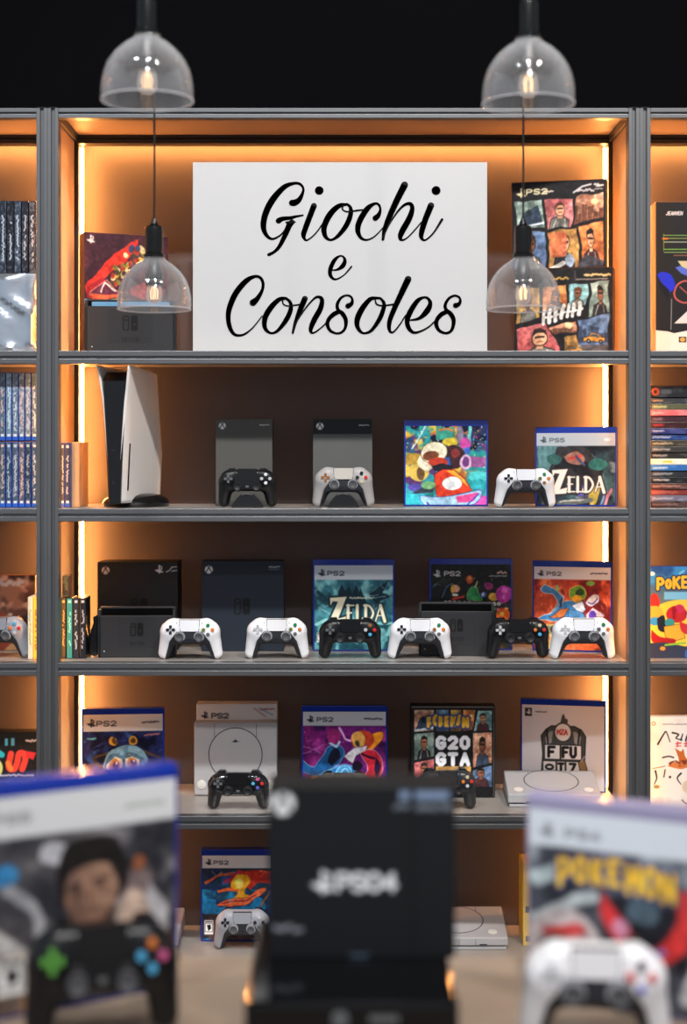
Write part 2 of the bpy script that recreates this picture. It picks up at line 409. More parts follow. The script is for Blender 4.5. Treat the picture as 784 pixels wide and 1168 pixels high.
def art_racer(w, h):                       # bright racing picture: red kart under a helmeted driver
    c = Cv(w, h, 170, (58, 60, 96), 3); c.warp(.022, 7); c.grad((40,44,84), (70,200,210), 0, 1)
    c.cloud((96,56,110), 6, .45, .6); c.cloud((210,120,60), 5, .55, .65); c.cloud((230,195,70), 4, .55, .62, mask=c.Y-.62)
    c.cloud((40,150,150), 5, .55, .66); c.cloud((20,24,50), 7, .58, .66, mask=c.Y-.3)
    for _ in range(150):
        x, y = c.r.random(), c.r.random()*1.0
        k = [(240,90,150),(250,210,80),(90,200,230),(240,240,240),(120,60,160)][c.r.integers(5)]
        c.ell(x, y*.6, .006+.008*c.r.random(), .006, k, rot=c.r.random()*90)
    c.line([(.08,.27),(.25,.01)], .018, (190,225,225)); c.rect(.38,.01,.6,.16,(60,150,130)); c.ell(.56,.19,.1,.05,(214,190,60))
    c.line([(.42,.05),(.52,.02),(.58,.06)], .02, (220,110,50)); c.ell(.67,.1,.045,.12,(130,120,140)); c.line([(.8,0),(.79,.2)], .04,(110,200,200))
    c.ell(.74,.22,.07,.07,(190,70,150)); c.ell(.75,.31,.045,.05,(70,110,200)); c.rect(.66,.38,1.0,.5,(214,60,150),.65)
    c.ell(.9,.62,.13,.07,(80,200,200)); c.ell(.93,.72,.12,.06,(50,170,180)); c.rect(.78,.86,1,1.1,(226,90,190))
    c.ell(.1,.93,.2,.1,(60,200,215)); c.ell(.14,.75,.12,.05,(90,80,170))
    c.ell(.16,.56,.13,.11,(224,190,90)); c.ell(.19,.58,.05,.08,(110,80,50)); c.ell(.1,.4,.12,.07,(190,150,60)); c.ell(.25,.44,.11,.1,(240,228,200))
    c.ell(.6,.38,.13,.15,(60,34,40)); c.ell(.62,.33,.05,.05,(130,50,50)); c.ell(.74,.45,.07,.09,(230,190,220)); c.ell(.74,.45,.04,.06,(110,60,120))
    c.poly([(.44,.4),(.55,.38),(.58,.55),(.47,.6)], (40,90,170))
    c.warp(.006, 7)
    c.ell(.35,.33,.16,.13,(236,226,196), rot=-15, line=(60,50,40), lw=.006); c.ell(.31,.37,.1,.06,(120,66,40), rot=-12); c.ell(.4,.45,.12,.06,(190,60,40)); c.poly([(.32,.5),(.45,.46),(.6,.5),(.56,.56),(.36,.56)],(30,26,34))
    c.poly([(.36,.6),(.46,.54),(.6,.54),(.74,.66),(.82,.8),(.4,.9),(.36,.74)], (222,62,36), (80,24,20), .006)
    c.poly([(.5,.55),(.6,.55),(.73,.66),(.78,.75),(.66,.66)], (246,170,60))
    c.ell(.575,.71,.125,.085,(244,242,236), line=(170,40,30), lw=.006); c.ell(.575,.735,.07,.05,(226,228,232))
    c.poly([(.08,.83),(.2,.76),(.36,.74),(.34,.82)], (50,60,70)); c.ell(.28,.73,.09,.05,(130,190,130))
    c.poly([(.18,.86),(.4,.88),(.62,.86),(.93,.8),(.86,.95),(.6,.99),(.3,.99),(.2,.94)], (170,212,240), (60,90,170), .008, smooth=True)
    c.poly([(.62,.87),(.9,.82),(.84,.93),(.64,.95)], (236,80,150)); c.line([(.27,.95),(.35,.995),(.7,.995)], .02, (50,60,160), smooth=True)
    c.line([(.73,1.0),(.9,.84)], .015, (60,70,190)); c.grain(.16)
    return c
def zelda_word(c, x, y, h, fill, dark):
    """the title word: a tall swashed Z then small serif capitals"""
    c.flat()
    for col, g in ((dark, h*.075), (fill, 0)):
        lw = .001
        c.poly([(x,y+h*.02),(x+h*.62,y-h*.02),(x+h*.58,y+h*.06),(x+h*.3,y+h*.8),(x+h*.6,y+h*.72),(x+h*.56,y+h*.95),(x-h*.06,y+h*1.0),(x-h*.04,y+h*.92),(x+h*.3,y+h*.16),(x+h*.1,y+h*.14),(x+h*.02,y+h*.3)], col, col, g or lw)
        x2 = x+h*.62; hh = h*.58; yy = y+h*.3
        for ch, wd in (('E',.34),('L',.32),('D',.4),('A',.42)):
            wd *= h; t = hh*.2+g*1.4
            if ch == 'E':
                c.line([(x2+t*.5,yy),(x2+t*.5,yy+hh)], t, col)
                for k, l in ((0,1),(.48,.7),(1,1)): c.line([(x2,yy+hh*k),(x2+wd*.8*l,yy+hh*k)], t*.5, col)
            elif ch == 'L':
                c.line([(x2+t*.5,yy),(x2+t*.5,yy+hh)], t, col); c.line([(x2,yy+hh),(x2+wd*.8,yy+hh)], t*.5, col); c.line([(x2+wd*.8,yy+hh),(x2+wd*.8,yy+hh*.8)], t*.4, col)
            elif ch == 'D':
                c.line([(x2+t*.5,yy),(x2+t*.5,yy+hh)], t, col); c.line([(x2,yy),(x2+wd*.5,yy+hh*.05),(x2+wd*.85,yy+hh*.5),(x2+wd*.5,yy+hh*.96),(x2,yy+hh)], t*.75, col, smooth=True)
            else:
                c.line([(x2+wd*.5,yy),(x2+wd*.08,yy+hh)], t*.5, col); c.line([(x2+wd*.5,yy),(x2+wd*.9,yy+hh*1.04)], t*1.05, col); c.line([(x2+wd*.25,yy+hh*.66),(x2+wd*.7,yy+hh*.66)], t*.4, col)
            x2 += wd
def art_word_dark(w, h):
    c = Cv(w, h, 170, (40, 56, 66), 5); c.warp(.022, 7); c.cloud((64,94,100), 4, .45, .65); c.cloud((26,30,38), 5, .5, .62)
    c.cloud((150,170,175), 6, .62, .72, .6)
    c.poly([(.2,.2),(.5,.17),(.7,.25),(.8,.6),(.6,.8),(.3,.75),(.15,.5)], (52,50,52), smooth=True); c.cloud((30,28,32), 7, .5, .6, mask=c.d_ell(.5,.5,.35,.3))
    c.poly([(.36,.3),(.5,.24),(.62,.32),(.55,.4),(.4,.38)], (158,110,96), smooth=True); c.line([(.42,.33),(.58,.29)], .03, (200,70,60)); c.line([(.5,.3),(.6,.4)], .03,(70,80,120))
    c.poly([(.02,.16),(.28,.16),(.2,.36),(.1,.6),(.02,.5)], (92,132,136)); c.ell(.78,.4,.12,.08,(50,110,104)); c.ell(.22,.34,.1,.07,(56,100,96))
    c.cloud((96,84,110), 9, .55, .65, mask=c.d_ell(.55,.72,.3,.12)); c.ell(.56,.73,.06,.07,(96,90,190)); c.poly([(.66,.7),(.82,.66),(.76,.9),(.68,.96)], (178,158,70))
    c.line([(.84,.98),(.95,.72)], .035, (196,130,150)); c.line([(.78,.98),(.9,.75)], .025, (110,140,190)); c.line([(.28,.9),(.68,.86)], .07, (96,104,104)); c.line([(.3,.88),(.6,.85)], .02,(190,190,180)); c.line([(.05,.96),(.9,.97)], .03,(60,80,80))
    c.header(.165, (176,188,196), (60,70,80), 'PS5', right=False); c.ell(.9,.085,.04,.018,(225,230,235))
    zelda_word(c, .2, .47, .32, (242,234,222), (50,44,44))
    return c
def art_word_teal(w, h):
    c = Cv(w, h, 170, (60, 128, 142), 6); c.warp(.022, 7); c.grad((44,104,122), (96,170,176)); c.cloud((36,84,100), 4, .45, .6); c.cloud((128,196,200), 5, .58, .72)
    D = (24,48,60)
    c.poly([(.28,.55),(.33,.3),(.36,.24),(.4,.33),(.44,.25),(.47,.36),(.53,.24),(.58,.35),(.6,.28),(.64,.4),(.7,.55)], D); c.poly([(.7,.36),(.95,.2),(.86,.36),(.98,.4),(.78,.5)], D)
    c.poly([(.02,.42),(.2,.35),(.3,.5),(.15,.52)], (40,84,98)); c.line([(.05,.34),(.26,.52)], .05, (34,76,90)); c.line([(.78,.56),(.98,.7)], .05, (40,90,104)); c.line([(.02,.75),(.3,.66)], .04,(140,205,205)); c.line([(.6,.85),(.98,.76)], .05,(140,200,200))
    for k in range(14):
        x = c.r.random(); y = .24+.75*c.r.random(); c.line([(x,y),(x+.2*c.r.uniform(-1,1),y+.1*c.r.uniform(-1,1))], .012, (150,205,210), .6)
    c.cloud((30,80,90), 6, .55, .66, mask=.75-c.Y)
    c.header(.185, (205,212,220), (40,46,60), 'PS2', right=False)
    c.marks(.45, .415, .76, .03, (232,228,205))
    zelda_word(c, .2, .41, .34, (246,238,208), (28,50,56))
    c.rating(.03, .86, .09, .12)
    return c
def art_garden(w, h):
    c = Cv(w, h, 170, (24, 26, 26), 8); c.warp(.022, 7); c.cloud((44,50,44), 5, .5, .7)
    for _ in range(60):
        x, y = c.r.random(), .15+c.r.random()*.8; c.ell(x, y, .008, .005, [(90,110,90),(200,190,150),(120,60,110)][c.r.integers(3)], rot=c.r.random()*180)
    c.line([(.13,.4),(.18,.3),(.25,.25)], .015, (80,120,160), smooth=True); c.line([(.03,.28),(.07,.25)], .02,(80,110,130))
    c.ell(.3,.3,.05,.045,(214,150,130)); c.ell(.26,.31,.03,.05,(200,160,70)); c.ell(.3,.38,.04,.02,(230,225,210)); c.line([(.28,.44),(.4,.4)], .035, (180,60,50))
    c.ell(.48,.2,.045,.06,(222,90,50)); c.ell(.48,.19,.02,.03,(240,190,90))
    c.poly([(.45,.44),(.46,.36),(.53,.29),(.6,.34),(.64,.44)], (52,146,84), (180,180,110), .006, smooth=True); c.line([(.55,.3),(.58,.22)], .015,(200,200,140)); c.ell(.66,.37,.035,.035,(60,100,170)); c.ell(.66,.365,.015,.02,(220,225,230))
    c.ell(.78,.4,.07,.05,(224,176,70)); c.ell(.72,.27,.06,.05,(150,50,120)); c.ell(.92,.37,.11,.1,(176,52,160)); c.cloud((226,120,210), 12, .5, .6, .8, mask=c.d_ell(.92,.37,.11,.1))
    for k in range(12): c.ell(.17+k*.062, .485, .027, .024, (226,228,224)); c.ell(.17+k*.062, .487, .008, .01, (90,90,90))
    for k in range(18): c.ell(.06+k*.052, .55+.01*(k % 2), .024, .02, [(200,70,60),(226,200,120),(70,150,90),(210,120,160)][k % 4])
    c.ell(.9,.63,.09,.08,(222,104,40)); c.ell(.88,.62,.03,.03,(250,200,90)); c.ell(.84,.73,.06,.05,(70,130,80)); c.ell(.95,.74,.05,.05,(150,190,70)); c.ell(.95,.83,.05,.05,(40,160,180)); c.cloud((90,60,40), 8,.5,.6,mask=.85-c.Y)
    c.grain(.2); c.ps(.03, .07, .09, (220,220,224)); c.text(.17, .09, .05, 'PS2', (220,220,224), w=.014, sx=1.05, gap=.35); c.marks(.83,.1,.95,.04,(210,190,170)); c.marks(.73,.145,.95,.025,(150,170,190))
    return c
def art_serpent(w, h):
    c = Cv(w, h, 170, (190, 70, 46), 9); c.warp(.022, 7); c.grad((170,56,44), (226,110,60)); c.cloud((226,120,70), 5, .5, .66); c.cloud((120,34,34), 5, .56, .7)
    for k in range(30):
        x = c.r.random(); y = .2+c.r.random()*.6; c.line([(x,y),(x+.03*c.r.uniform(-1,1),y+.05)], .008, (246,170,110), .7)
    B = (64,130,186); L = (226,232,236); D = (34,56,96)
    c.poly([(.1,.3),(.16,.24),(.32,.34),(.38,.4),(.36,.52),(.3,.6),(.2,.62),(.32,.48),(.24,.36),(.12,.33)], B, L, .008)
    c.poly([(.02,.7),(.24,.6),(.36,.48),(.52,.44),(.58,.56),(.5,.66),(.3,.7)], B, L, .008, smooth=True); c.poly([(.2,.66),(.36,.56),(.46,.54),(.36,.66)], (206,118,60), D, .006)
    c.poly([(.5,.5),(.62,.44),(.68,.54),(.6,.62)], (216,226,238), D, .006); c.poly([(.45,.56),(.62,.58),(.66,.7),(.46,.72)], (78,140,196), D, .006, smooth=True); c.line([(.36,.42),(.34,.54)],.02,D)
    c.ell(.57,.34,.1,.09,(112,168,56), line=(232,220,120), lw=.008); c.ell(.6,.33,.05,.04,(40,70,40)); c.ell(.56,.41,.05,.05,(240,180,50)); c.ell(.31,.28,.02,.05,(150,190,120)); c.ell(.74,.21,.06,.03,(120,180,80))
    c.poly([(.66,.46),(.76,.36),(.84,.36),(.84,.44),(.74,.52)], L, (120,60,110), .006, smooth=True); c.line([(.7,.46),(.76,.48),(.82,.41)], .02, (110,70,160), smooth=True)
    c.poly([(.68,.62),(.76,.54),(.92,.62),(.86,.7),(.7,.72)], (236,226,230), (150,60,90), .006); c.ell(.76,.62,.045,.05,(100,70,190)); c.ell(.72,.7,.03,.03,(214,80,90))
    c.cloud((196,180,130), 6, .4, .55, mask=np.maximum(.74-c.Y, c.X-.35)); c.ell(.2,.82,.1,.06,(150,150,110)); c.ell(.24,.82,.04,.04,(60,70,60)); c.line([(.05,.78),(.3,.75)], .02,(230,210,140))
    c.header(.165, (206,212,222), (36,40,60), 'PS2'); return c
def art_bigeyes(w, h):
    c = Cv(w, h, 170, (26, 34, 78), 11); c.warp(.022, 7); c.grad((24,40,82), (50,44,110)); c.cloud((50,84,150), 6, .55, .7); c.cloud((16,18,44), 5, .5, .66)
    for k in range(40): x = c.r.random(); y = .24+c.r.random()*.5; c.line([(x,y),(x+.05,y-.05*c.r.random())], .012, (70,110,190), .5)
    G = (196,150,60); K = (30,24,30)
    for sg in (-1, 1):
        c.line([(.55+sg*.18,.47),(.55+sg*.33,.52),(.55+sg*.42,.58),(.55+sg*.34,.64),(.55+sg*.22,.62)], .03, (90,70,40), smooth=True); c.ell(.55+sg*.28,.57,.1,.035,K,rot=sg*15)
    c.ell(.37,.34,.06,.05,G,rot=25); c.ell(.63,.34,.055,.06,G); c.ell(.64,.34,.03,.035,(90,60,30)); c.cloud((90,60,30), 14, .5, .6, mask=c.d_ell(.37,.34,.06,.05,25))
    c.poly([(.24,.62),(.3,.5),(.42,.42),(.55,.39),(.68,.42),(.8,.53),(.82,.6),(.74,.78),(.6,.8),(.5,.74),(.36,.86),(.28,.74)], (122,168,192), (50,60,80), .008, smooth=True)
    c.poly([(.5,.4),(.56,.39),(.58,.72),(.5,.74)], (92,140,170))
    for cx, cy in ((.385,.64),(.615,.62)):
        c.ell(cx,cy,.105,.12,(230,226,205), line=(60,80,100), lw=.014); c.ell(cx,cy+.01,.07,.08,(206,140,60)); c.ell(cx+.01,cy+.01,.04,.05,(104,36,24)); c.ell(cx+.02,cy-.02,.015,.018,(250,240,230))
    c.poly([(.28,.57),(.38,.5),(.5,.54),(.49,.58),(.38,.545),(.29,.62)], (84,124,150)); c.poly([(.52,.54),(.64,.49),(.78,.58),(.75,.6),(.62,.53),(.53,.58)], (84,124,150))
    c.marks(.78,.265,.95,.03,(190,120,110)); c.marks(.06,.3,.15,.05,(90,180,190))
    c.header(.215, (198,196,194), (36,40,56), 'PS2', dy=-.005); return c
def art_comet(w, h):
    c = Cv(w, h, 170, (120, 30, 104), 12); c.warp(.022, 7); c.grad((110,26,96), (96,28,110), 1, .3); c.cloud((160,50,140), 4, .5, .68); c.cloud((50,20,70), 5, .5, .66)
    for k in range(60): c.ell(c.r.random(), .2+.8*c.r.random(), .005, .005, (230,150,220))
    c.line([(.0,.42),(.2,.5)], .01,(180,110,190)); c.line([(.0,.52),(.25,.4)], .01,(180,110,190)); c.line([(.44,.2),(.52,.32),(.62,.36)], .025,(220,170,220),smooth=True); c.ell(.37,.3,.09,.09,(150,40,110))
    B = (38,120,190)
    c.poly([(.0,.6),(.12,.66),(.24,.56),(.3,.44),(.4,.4),(.5,.46),(.46,.6),(.36,.68),(.18,.76),(.0,.7)], (30,84,140), (110,190,230), .008, smooth=True)
    c.poly([(.3,.62),(.32,.5),(.38,.42),(.44,.46),(.46,.56),(.36,.66)], (20,24,44)); c.line([(.33,.38),(.4,.42),(.45,.36)], .03,(180,200,230),smooth=True)
    c.poly([(.14,.8),(.36,.7),(.5,.64),(.62,.7),(.6,.84),(.4,.9),(.2,.92)], B, (150,210,240), .008, smooth=True); c.ell(.5,.74,.09,.075,(60,150,210), line=(170,220,240), lw=.01); c.line([(.44,.76),(.5,.7),(.56,.75)], .015,(190,230,245),smooth=True)
    c.poly([(.1,.78),(.18,.76),(.2,.88),(.12,.92)], (240,150,70)); c.poly([(.03,.8),(.1,.78),(.12,.92),(.03,.95)], (150,40,130))
    c.poly([(.76,.36),(.84,.26),(.96,.24),(.98,.3),(.9,.4),(.8,.5)], (240,150,40), (120,40,30), .006, smooth=True)
    c.ell(.72,.34,.14,.12,(200,66,44)); c.ell(.67,.33,.085,.1,(238,176,90)); c.ell(.655,.375,.03,.03,(60,60,40))
    c.poly([(.5,.54),(.62,.42),(.78,.4),(.76,.46),(.64,.52),(.6,.62)], (226,224,232), (90,60,110), .006)
    c.poly([(.7,.5),(.8,.46),(.92,.54),(.96,.7),(.88,.84),(.74,.88),(.62,.86),(.62,.78),(.76,.76),(.78,.64)], (214,44,64), (240,170,200), .01, smooth=True); c.line([(.72,.5),(.86,.58)], .025,(40,20,40)); c.poly([(.88,.56),(.95,.66),(.9,.8),(.86,.7)], (40,26,60)); c.ell(.66,.66,.06,.07,(24,20,36)); c.cloud((230,90,180),10,.5,.6,mask=c.d_ell(.7,.82,.09,.06))
    c.header(.17, (214,217,222), (30,34,50), 'PS2'); c.rating(.04, .9, .1, .13)
    return c
def comic(c, quads, seed):
    pal = [((214,150,150),(190,90,90)),((150,205,205),(120,170,180)),((216,186,96),(190,140,80)),((226,190,160),(200,130,100)),((170,190,180),(120,150,140)),((236,170,100),(200,110,60)),((120,160,190),(90,110,150))]
    r = np.random.default_rng(seed)
    for k, (q, kind) in enumerate(quads):
        t, b = pal[(k*3+seed) % len(pal)]
        x0 = min(p[0] for p in q); x1 = max(p[0] for p in q); y0 = min(p[1] for p in q); y1 = max(p[1] for p in q); w, h = x1-x0, y1-y0
        keep = c.A.copy(); d = panel(c, q, t, b)
        c.cloud([int(v*.75) for v in b], 9, .5, .62, .7, mask=d)
        skin = [(190,120,90),(120,76,56),(224,168,130),(150,96,70)][r.integers(4)]; hair = [(30,24,22),(50,36,30),(90,56,36)][r.integers(3)]; coat = [(36,38,44),(70,40,44),(52,66,86),(110,110,104)][r.integers(4)]
        if kind == 'f': figure(c, x0+w*.05, y0+h*.06, w*.9, h*.94, skin, hair, coat, (214,204,190) if r.random() < .6 else None)
        elif kind == 'c': skyline(c, x0, x1, y0+h*.6, [int(v*.6) for v in b], h*.4); c.rect(x0, y0+h*.66, x1, y1, (92,84,84)); car(c, x0+w*.12, y0+h*.42, w*.76, [(84,110,150),(190,60,44),(220,150,60)][r.integers(3)])
        elif kind == 's': skyline(c, x0, x1, y1, [int(v*.5) for v in b], h*.7, 6); c.ell(x0+w*.7, y0+h*.28, w*.12, w*.12, (250,220,160))
        elif kind == 'b': c.poly([(x0+w*.1,y1-h*.1),(x0+w*.3,y0+h*.4),(x0+w*.75,y0+h*.25),(x0+w*.9,y1-h*.12)], (46,60,80), (14,14,16), .006); c.line([(x0,y1-h*.06),(x1,y1-h*.2)], h*.1, (210,220,226)); c.ell(x0+w*.45,y0+h*.45,w*.1,h*.16,(30,40,50))
        m = np.clip(.5-d/(2*c.aa), 0, 1)[..., None]; c.A = keep*(1-m)+c.A*m
def art_comic_a(w, h):
    c = Cv(w, h, 170, (22, 21, 24), 13); c.warp(.022, 7)
    comic(c, [([(.04,.2),(.33,.2),(.36,.5),(.05,.48)], 'b'), ([(.36,.2),(.66,.18),(.64,.49),(.39,.51)], 'f'), ([(.69,.17),(.97,.15),(.97,.42),(.66,.47)], 's'),
              ([(.04,.51),(.36,.54),(.36,.95),(.04,.95)], 'f'), ([(.39,.54),(.7,.5),(.73,.95),(.39,.96)], 'f'), ([(.72,.49),(.97,.45),(.97,.93),(.76,.95)], 'f')], 4)
    c.cloud((206,104,70), 5, .5, .6, .8, mask=c.d_poly([(.4,.55),(.58,.55),(.58,.8),(.4,.82)])); c.ell(.62,.85,.05,.08,(150,170,190)); c.line([(.42,.94),(.55,.88)], .05,(226,222,214)); c.poly([(.7,.94),(.78,.8),(.97,.86),(.97,.95)], (60,62,70))
    c.grain(.28); c.ps(.05, .06, .1, (226,214,170)); c.text(.16, .08, .05, 'PS2', (226,214,170), w=.016, sx=1.1, gap=.5); c.marks(.34,.11,.44,.03,(220,210,190)); c.line([(.66,.13),(.75,.07),(.84,.05)], .02,(200,200,205)); c.marks(.7,.11,.86,.04,(200,200,205)); c.marks(.88,.06,.96,.04,(226,226,226)); c.marks(.88,.1,.96,.02,(180,180,180))
    return c
def art_comic_b(w, h):
    c = Cv(w, h, 170, (24, 23, 25), 14); c.warp(.022, 7)
    comic(c, [([(.03,.19),(.26,.18),(.26,.5),(.03,.56)], 'f'), ([(.29,.18),(.53,.17),(.53,.4),(.29,.46)], 'f'), ([(.56,.17),(.75,.16),(.74,.38),(.56,.41)], 'f'), ([(.78,.15),(.96,.13),(.96,.46),(.77,.5)], 'f'),
              ([(.03,.6),(.33,.55),(.42,.72),(.5,.96),(.03,.97)], 'f'), ([(.36,.6),(.64,.54),(.64,.64),(.42,.68)], 's'), ([(.66,.53),(.96,.47),(.96,.94),(.66,.9)], 'c'), ([(.5,.7),(.64,.66),(.72,.95),(.5,.96)], 'c')], 9)
    for k in range(7): c.line([(.3+k*.062,.56-k*.015),(.31+k*.062,.42-k*.012)], .04, (232,230,224)); c.line([(.3+k*.062,.5-k*.013),(.33+k*.062,.49-k*.013)], .03, (232,230,224))
    c.grain(.28); c.marks(.38,.1,.54,.035,(214,170,80)); c.marks(.72,.075,.97,.04,(230,206,140)); c.marks(.63,.115,.95,.018,(170,160,150)); c.line([(.62,.03),(.625,.12)], .015,(70,70,70))
    c.rating(.035,.83,.09,.13); return c
def art_kartbox(w, h):
    c = Cv(w, h, 170, (52, 26, 38), 15); c.warp(.022, 7); c.grad((58,28,42), (44,22,34)); c.cloud((78,40,54), 4, .5, .7)
    c.poly([(.0,.62),(.36,.22),(.62,.06),(.64,.16),(.5,.3),(.16,.58),(.02,.72)], (206,50,38)); c.poly([(.02,.66),(.2,.5),(.26,.56),(.1,.76),(.02,.76)], (150,30,40))
    for k in range(46):
        t = c.r.random(); x = .36+.3*t+.07*c.r.uniform(-1,1); y = .55-.36*t+.09*c.r.uniform(-1,1)
        c.ell(x, y, .035, .028, [(206,170,70),(120,110,50),(70,60,40),(220,205,150),(160,60,44),(60,70,110)][c.r.integers(6)], rot=c.r.random()*180)
    c.poly([(.06,.72),(.26,.54),(.4,.7),(.3,.74)], (96,40,60), (226,150,130), .008); c.line([(.2,.68),(.24,.57),(.36,.66)], .02,(220,214,205))
    c.poly([(.08,.71),(.42,.71),(.4,.76),(.1,.77)], (222,96,60)); c.rect(-.1,.775,1.1,.83,(98,146,184)); c.ell(.4,.8,.06,.03,(226,180,50)); c.rect(.5,.6,1.1,.83,(60,30,44)); c.ell(.75,.66,.2,.1,(150,60,60))
    c.grain(.22); c.rect(-.1,.83,1.1,2,(20,20,22)); c.ps(.03,.03,.09,(225,225,225)); return c
def art_cityword(w, h):
    c = Cv(w, h, 180, (18, 19, 22), 16)
    comic(c, [([(.03,.04),(.27,.04),(.26,.29),(.03,.31)], 'b'), ([(.29,.04),(.45,.04),(.45,.3),(.29,.3)], 's'), ([(.47,.04),(.6,.04),(.6,.3),(.47,.3)], 's'), ([(.62,.04),(.77,.04),(.74,.28),(.62,.3)], 's'), ([(.8,.05),(.97,.05),(.97,.29),(.75,.3)], 'f'),
              ([(.03,.33),(.27,.31),(.27,.6),(.03,.65)], 'f'), ([(.03,.68),(.27,.63),(.27,.97),(.03,.97)], 'f'), ([(.74,.32),(.97,.31),(.97,.68),(.74,.74)], 'f'), ([(.74,.77),(.97,.71),(.97,.97),(.7,.97)], 'f'), ([(.29,.72),(.72,.72),(.72,.97),(.29,.97)], 'c')], 3)
    c.grain(.25)
    for q in ('t',):
        x = .2
        for k, ch in enumerate('POKEMAN'):
            for col, g in (((40,60,130), .075), ((226,176,50), .04)): c.text(x, .13-.015*(k in (1,5))+.012*(k in (0,6)), .1, ch, col, w=g, sx=.5)
            x += .071
    for r_, s_ in ((0,'G2.0'), (1,'GTA')):
        x = .285; y0 = .34+.2*r_; n = 3
        for k, ch in enumerate('G20' if r_ == 0 else 'GTA'):
            c.text(x+.027, y0+.035, .125, ch, (232,234,240), w=.05, sx=.66); x += .145
    c.rect(.46,.515,.47,.525,(232,234,240))
    c.rect(0,0,1.1,.012,(150,146,140)); c.rect(.985,0,1.1,1.2,(70,66,62))
    return c
def art_emblem(w, h):
    c = Cv(w, h, 180, (216, 219, 226), 17); c.grad((206,210,220), (226,228,234)); G = (70,74,74); K = (28,30,32)
    c.rect(.035,.04,.12,.14,(28,30,40)); c.ps(.05,.055,.06,(220,222,226)); c.marks(.16,.085,.3,.018,(70,74,84))
    c.poly([(.46,.24),(.49,.12),(.51,.1),(.53,.16),(.56,.17),(.55,.25)], G)
    c.poly([(.24,.38),(.3,.3),(.36,.26),(.64,.26),(.72,.3),(.77,.38),(.76,.6),(.74,.86),(.24,.86),(.26,.6)], G, K, .012); c.poly([(.28,.4),(.34,.32),(.38,.32),(.36,.46),(.3,.5)], (150,156,156)); c.poly([(.72,.38),(.66,.32),(.62,.32),(.64,.46),(.7,.5)], (150,156,156)); c.line([(.3,.3),(.32,.5)], .02,K); c.line([(.7,.3),(.68,.5)], .02,K)
    c.ell(.5,.33,.115,.125,(60,64,66)); c.ell(.5,.33,.095,.105,(222,226,228)); c.text(.43,.3,.055,'MZA',(200,50,48),w=.014,sx=.6,gap=.2)
    c.rect(.28,.49,.46,.66,(232,234,236),line=K); c.rect(.48,.49,.72,.66,(232,234,236),line=K)
    c.text(.325,.515,.115,'F',(24,26,28),w=.034,sx=.6); c.text(.5,.515,.115,'FU',(24,26,28),w=.034,sx=.5,gap=.32)
    c.rect(.26,.69,.41,.83,(232,234,236),line=K); c.rect(.43,.69,.52,.83,(232,234,236),line=K); c.rect(.54,.69,.7,.83,(232,234,236),line=K)
    c.ell(.335,.76,.055,.04,(24,26,28)); c.ell(.335,.76,.03,.014,(232,234,236)); c.text(.448,.715,.09,'T',(24,26,28),w=.03,sx=.6); c.text(.585,.715,.09,'7',(24,26,28),w=.03,sx=.7)
    c.poly([(.69,.7),(.75,.66),(.8,.86),(.74,.88)], (150,120,80), K, .008, smooth=True); c.line([(.72,.68),(.76,.62)], .015,(170,170,170))
    c.poly([(.18,.88),(.26,.84),(.36,.86),(.3,.93),(.22,.92)], (104,112,114), K, .006); c.rect(.36,.86,.78,.92,G); c.line([(.3,.9),(.7,.93)], .02,(200,204,206))
    return c
def art_flame(w, h):
    c = Cv(w, h, 170, (36, 70, 110), 18); c.warp(.022, 7); c.grad((44,40,44), (26,110,170)); c.cloud((30,50,90), 4, .5, .66); c.cloud((40,150,200), 4, .55, .7, mask=.5-c.Y)
    c.poly([(.5,.22),(1.1,.22),(1.1,.42),(.8,.4),(.7,.5),(.55,.4)], (190,50,40)); c.cloud((236,110,70), 7, .5, .62, mask=c.d_poly([(.6,.22),(1.1,.22),(1.1,.42),(.75,.42)])); c.poly([(.26,.24),(.5,.22),(.42,.4),(.3,.44)], (36,80,140)); c.line([(.06,.4),(.26,.28),(.46,.26)], .04, (206,96,60), smooth=True); c.line([(.14,.24),(.22,.3),(.3,.23)], .015,(130,120,90))
    c.poly([(.3,.4),(.42,.27),(.55,.24),(.5,.4)], (170,50,90)); c.poly([(.42,.46),(.44,.36),(.52,.29),(.66,.3),(.7,.38),(.62,.46),(.6,.56),(.7,.6),(.62,.66),(.46,.64),(.52,.52)], (244,176,40), (214,110,30), .008, smooth=True); c.ell(.53,.4,.06,.07,(252,226,110))
    c.line([(.24,.52),(.36,.49),(.5,.5)], .04, (226,100,50), smooth=True)
    c.poly([(.22,.72),(.4,.64),(.66,.6),(.8,.5),(.92,.48),(.88,.56),(.66,.7),(.44,.74)], (240,116,70), (140,40,40), .006, smooth=True); c.line([(.3,.7),(.6,.66),(.78,.58)], .02,(140,50,60),smooth=True)
    c.poly([(.0,.62),(.2,.64),(.24,.74),(.5,.76),(.7,.72),(.78,.62),(.9,.66),(.86,.82),(.3,.88),(.0,.82)], (34,126,184), smooth=True); c.cloud((100,190,220), 6, .55, .68, mask=c.d_ell(.2,.68,.25,.06)); c.line([(.86,.74),(1.0,.5)], .03,(160,110,70)); c.rect(-.1,.86,1.1,1.2,(44,40,48)); c.cloud((90,70,70),6,.5,.66,mask=.86-c.Y)
    c.header(.185, (216,218,222), (26,30,46), 'PS2', right=False); c.rating(.03,.94,.13,.21)
    return c
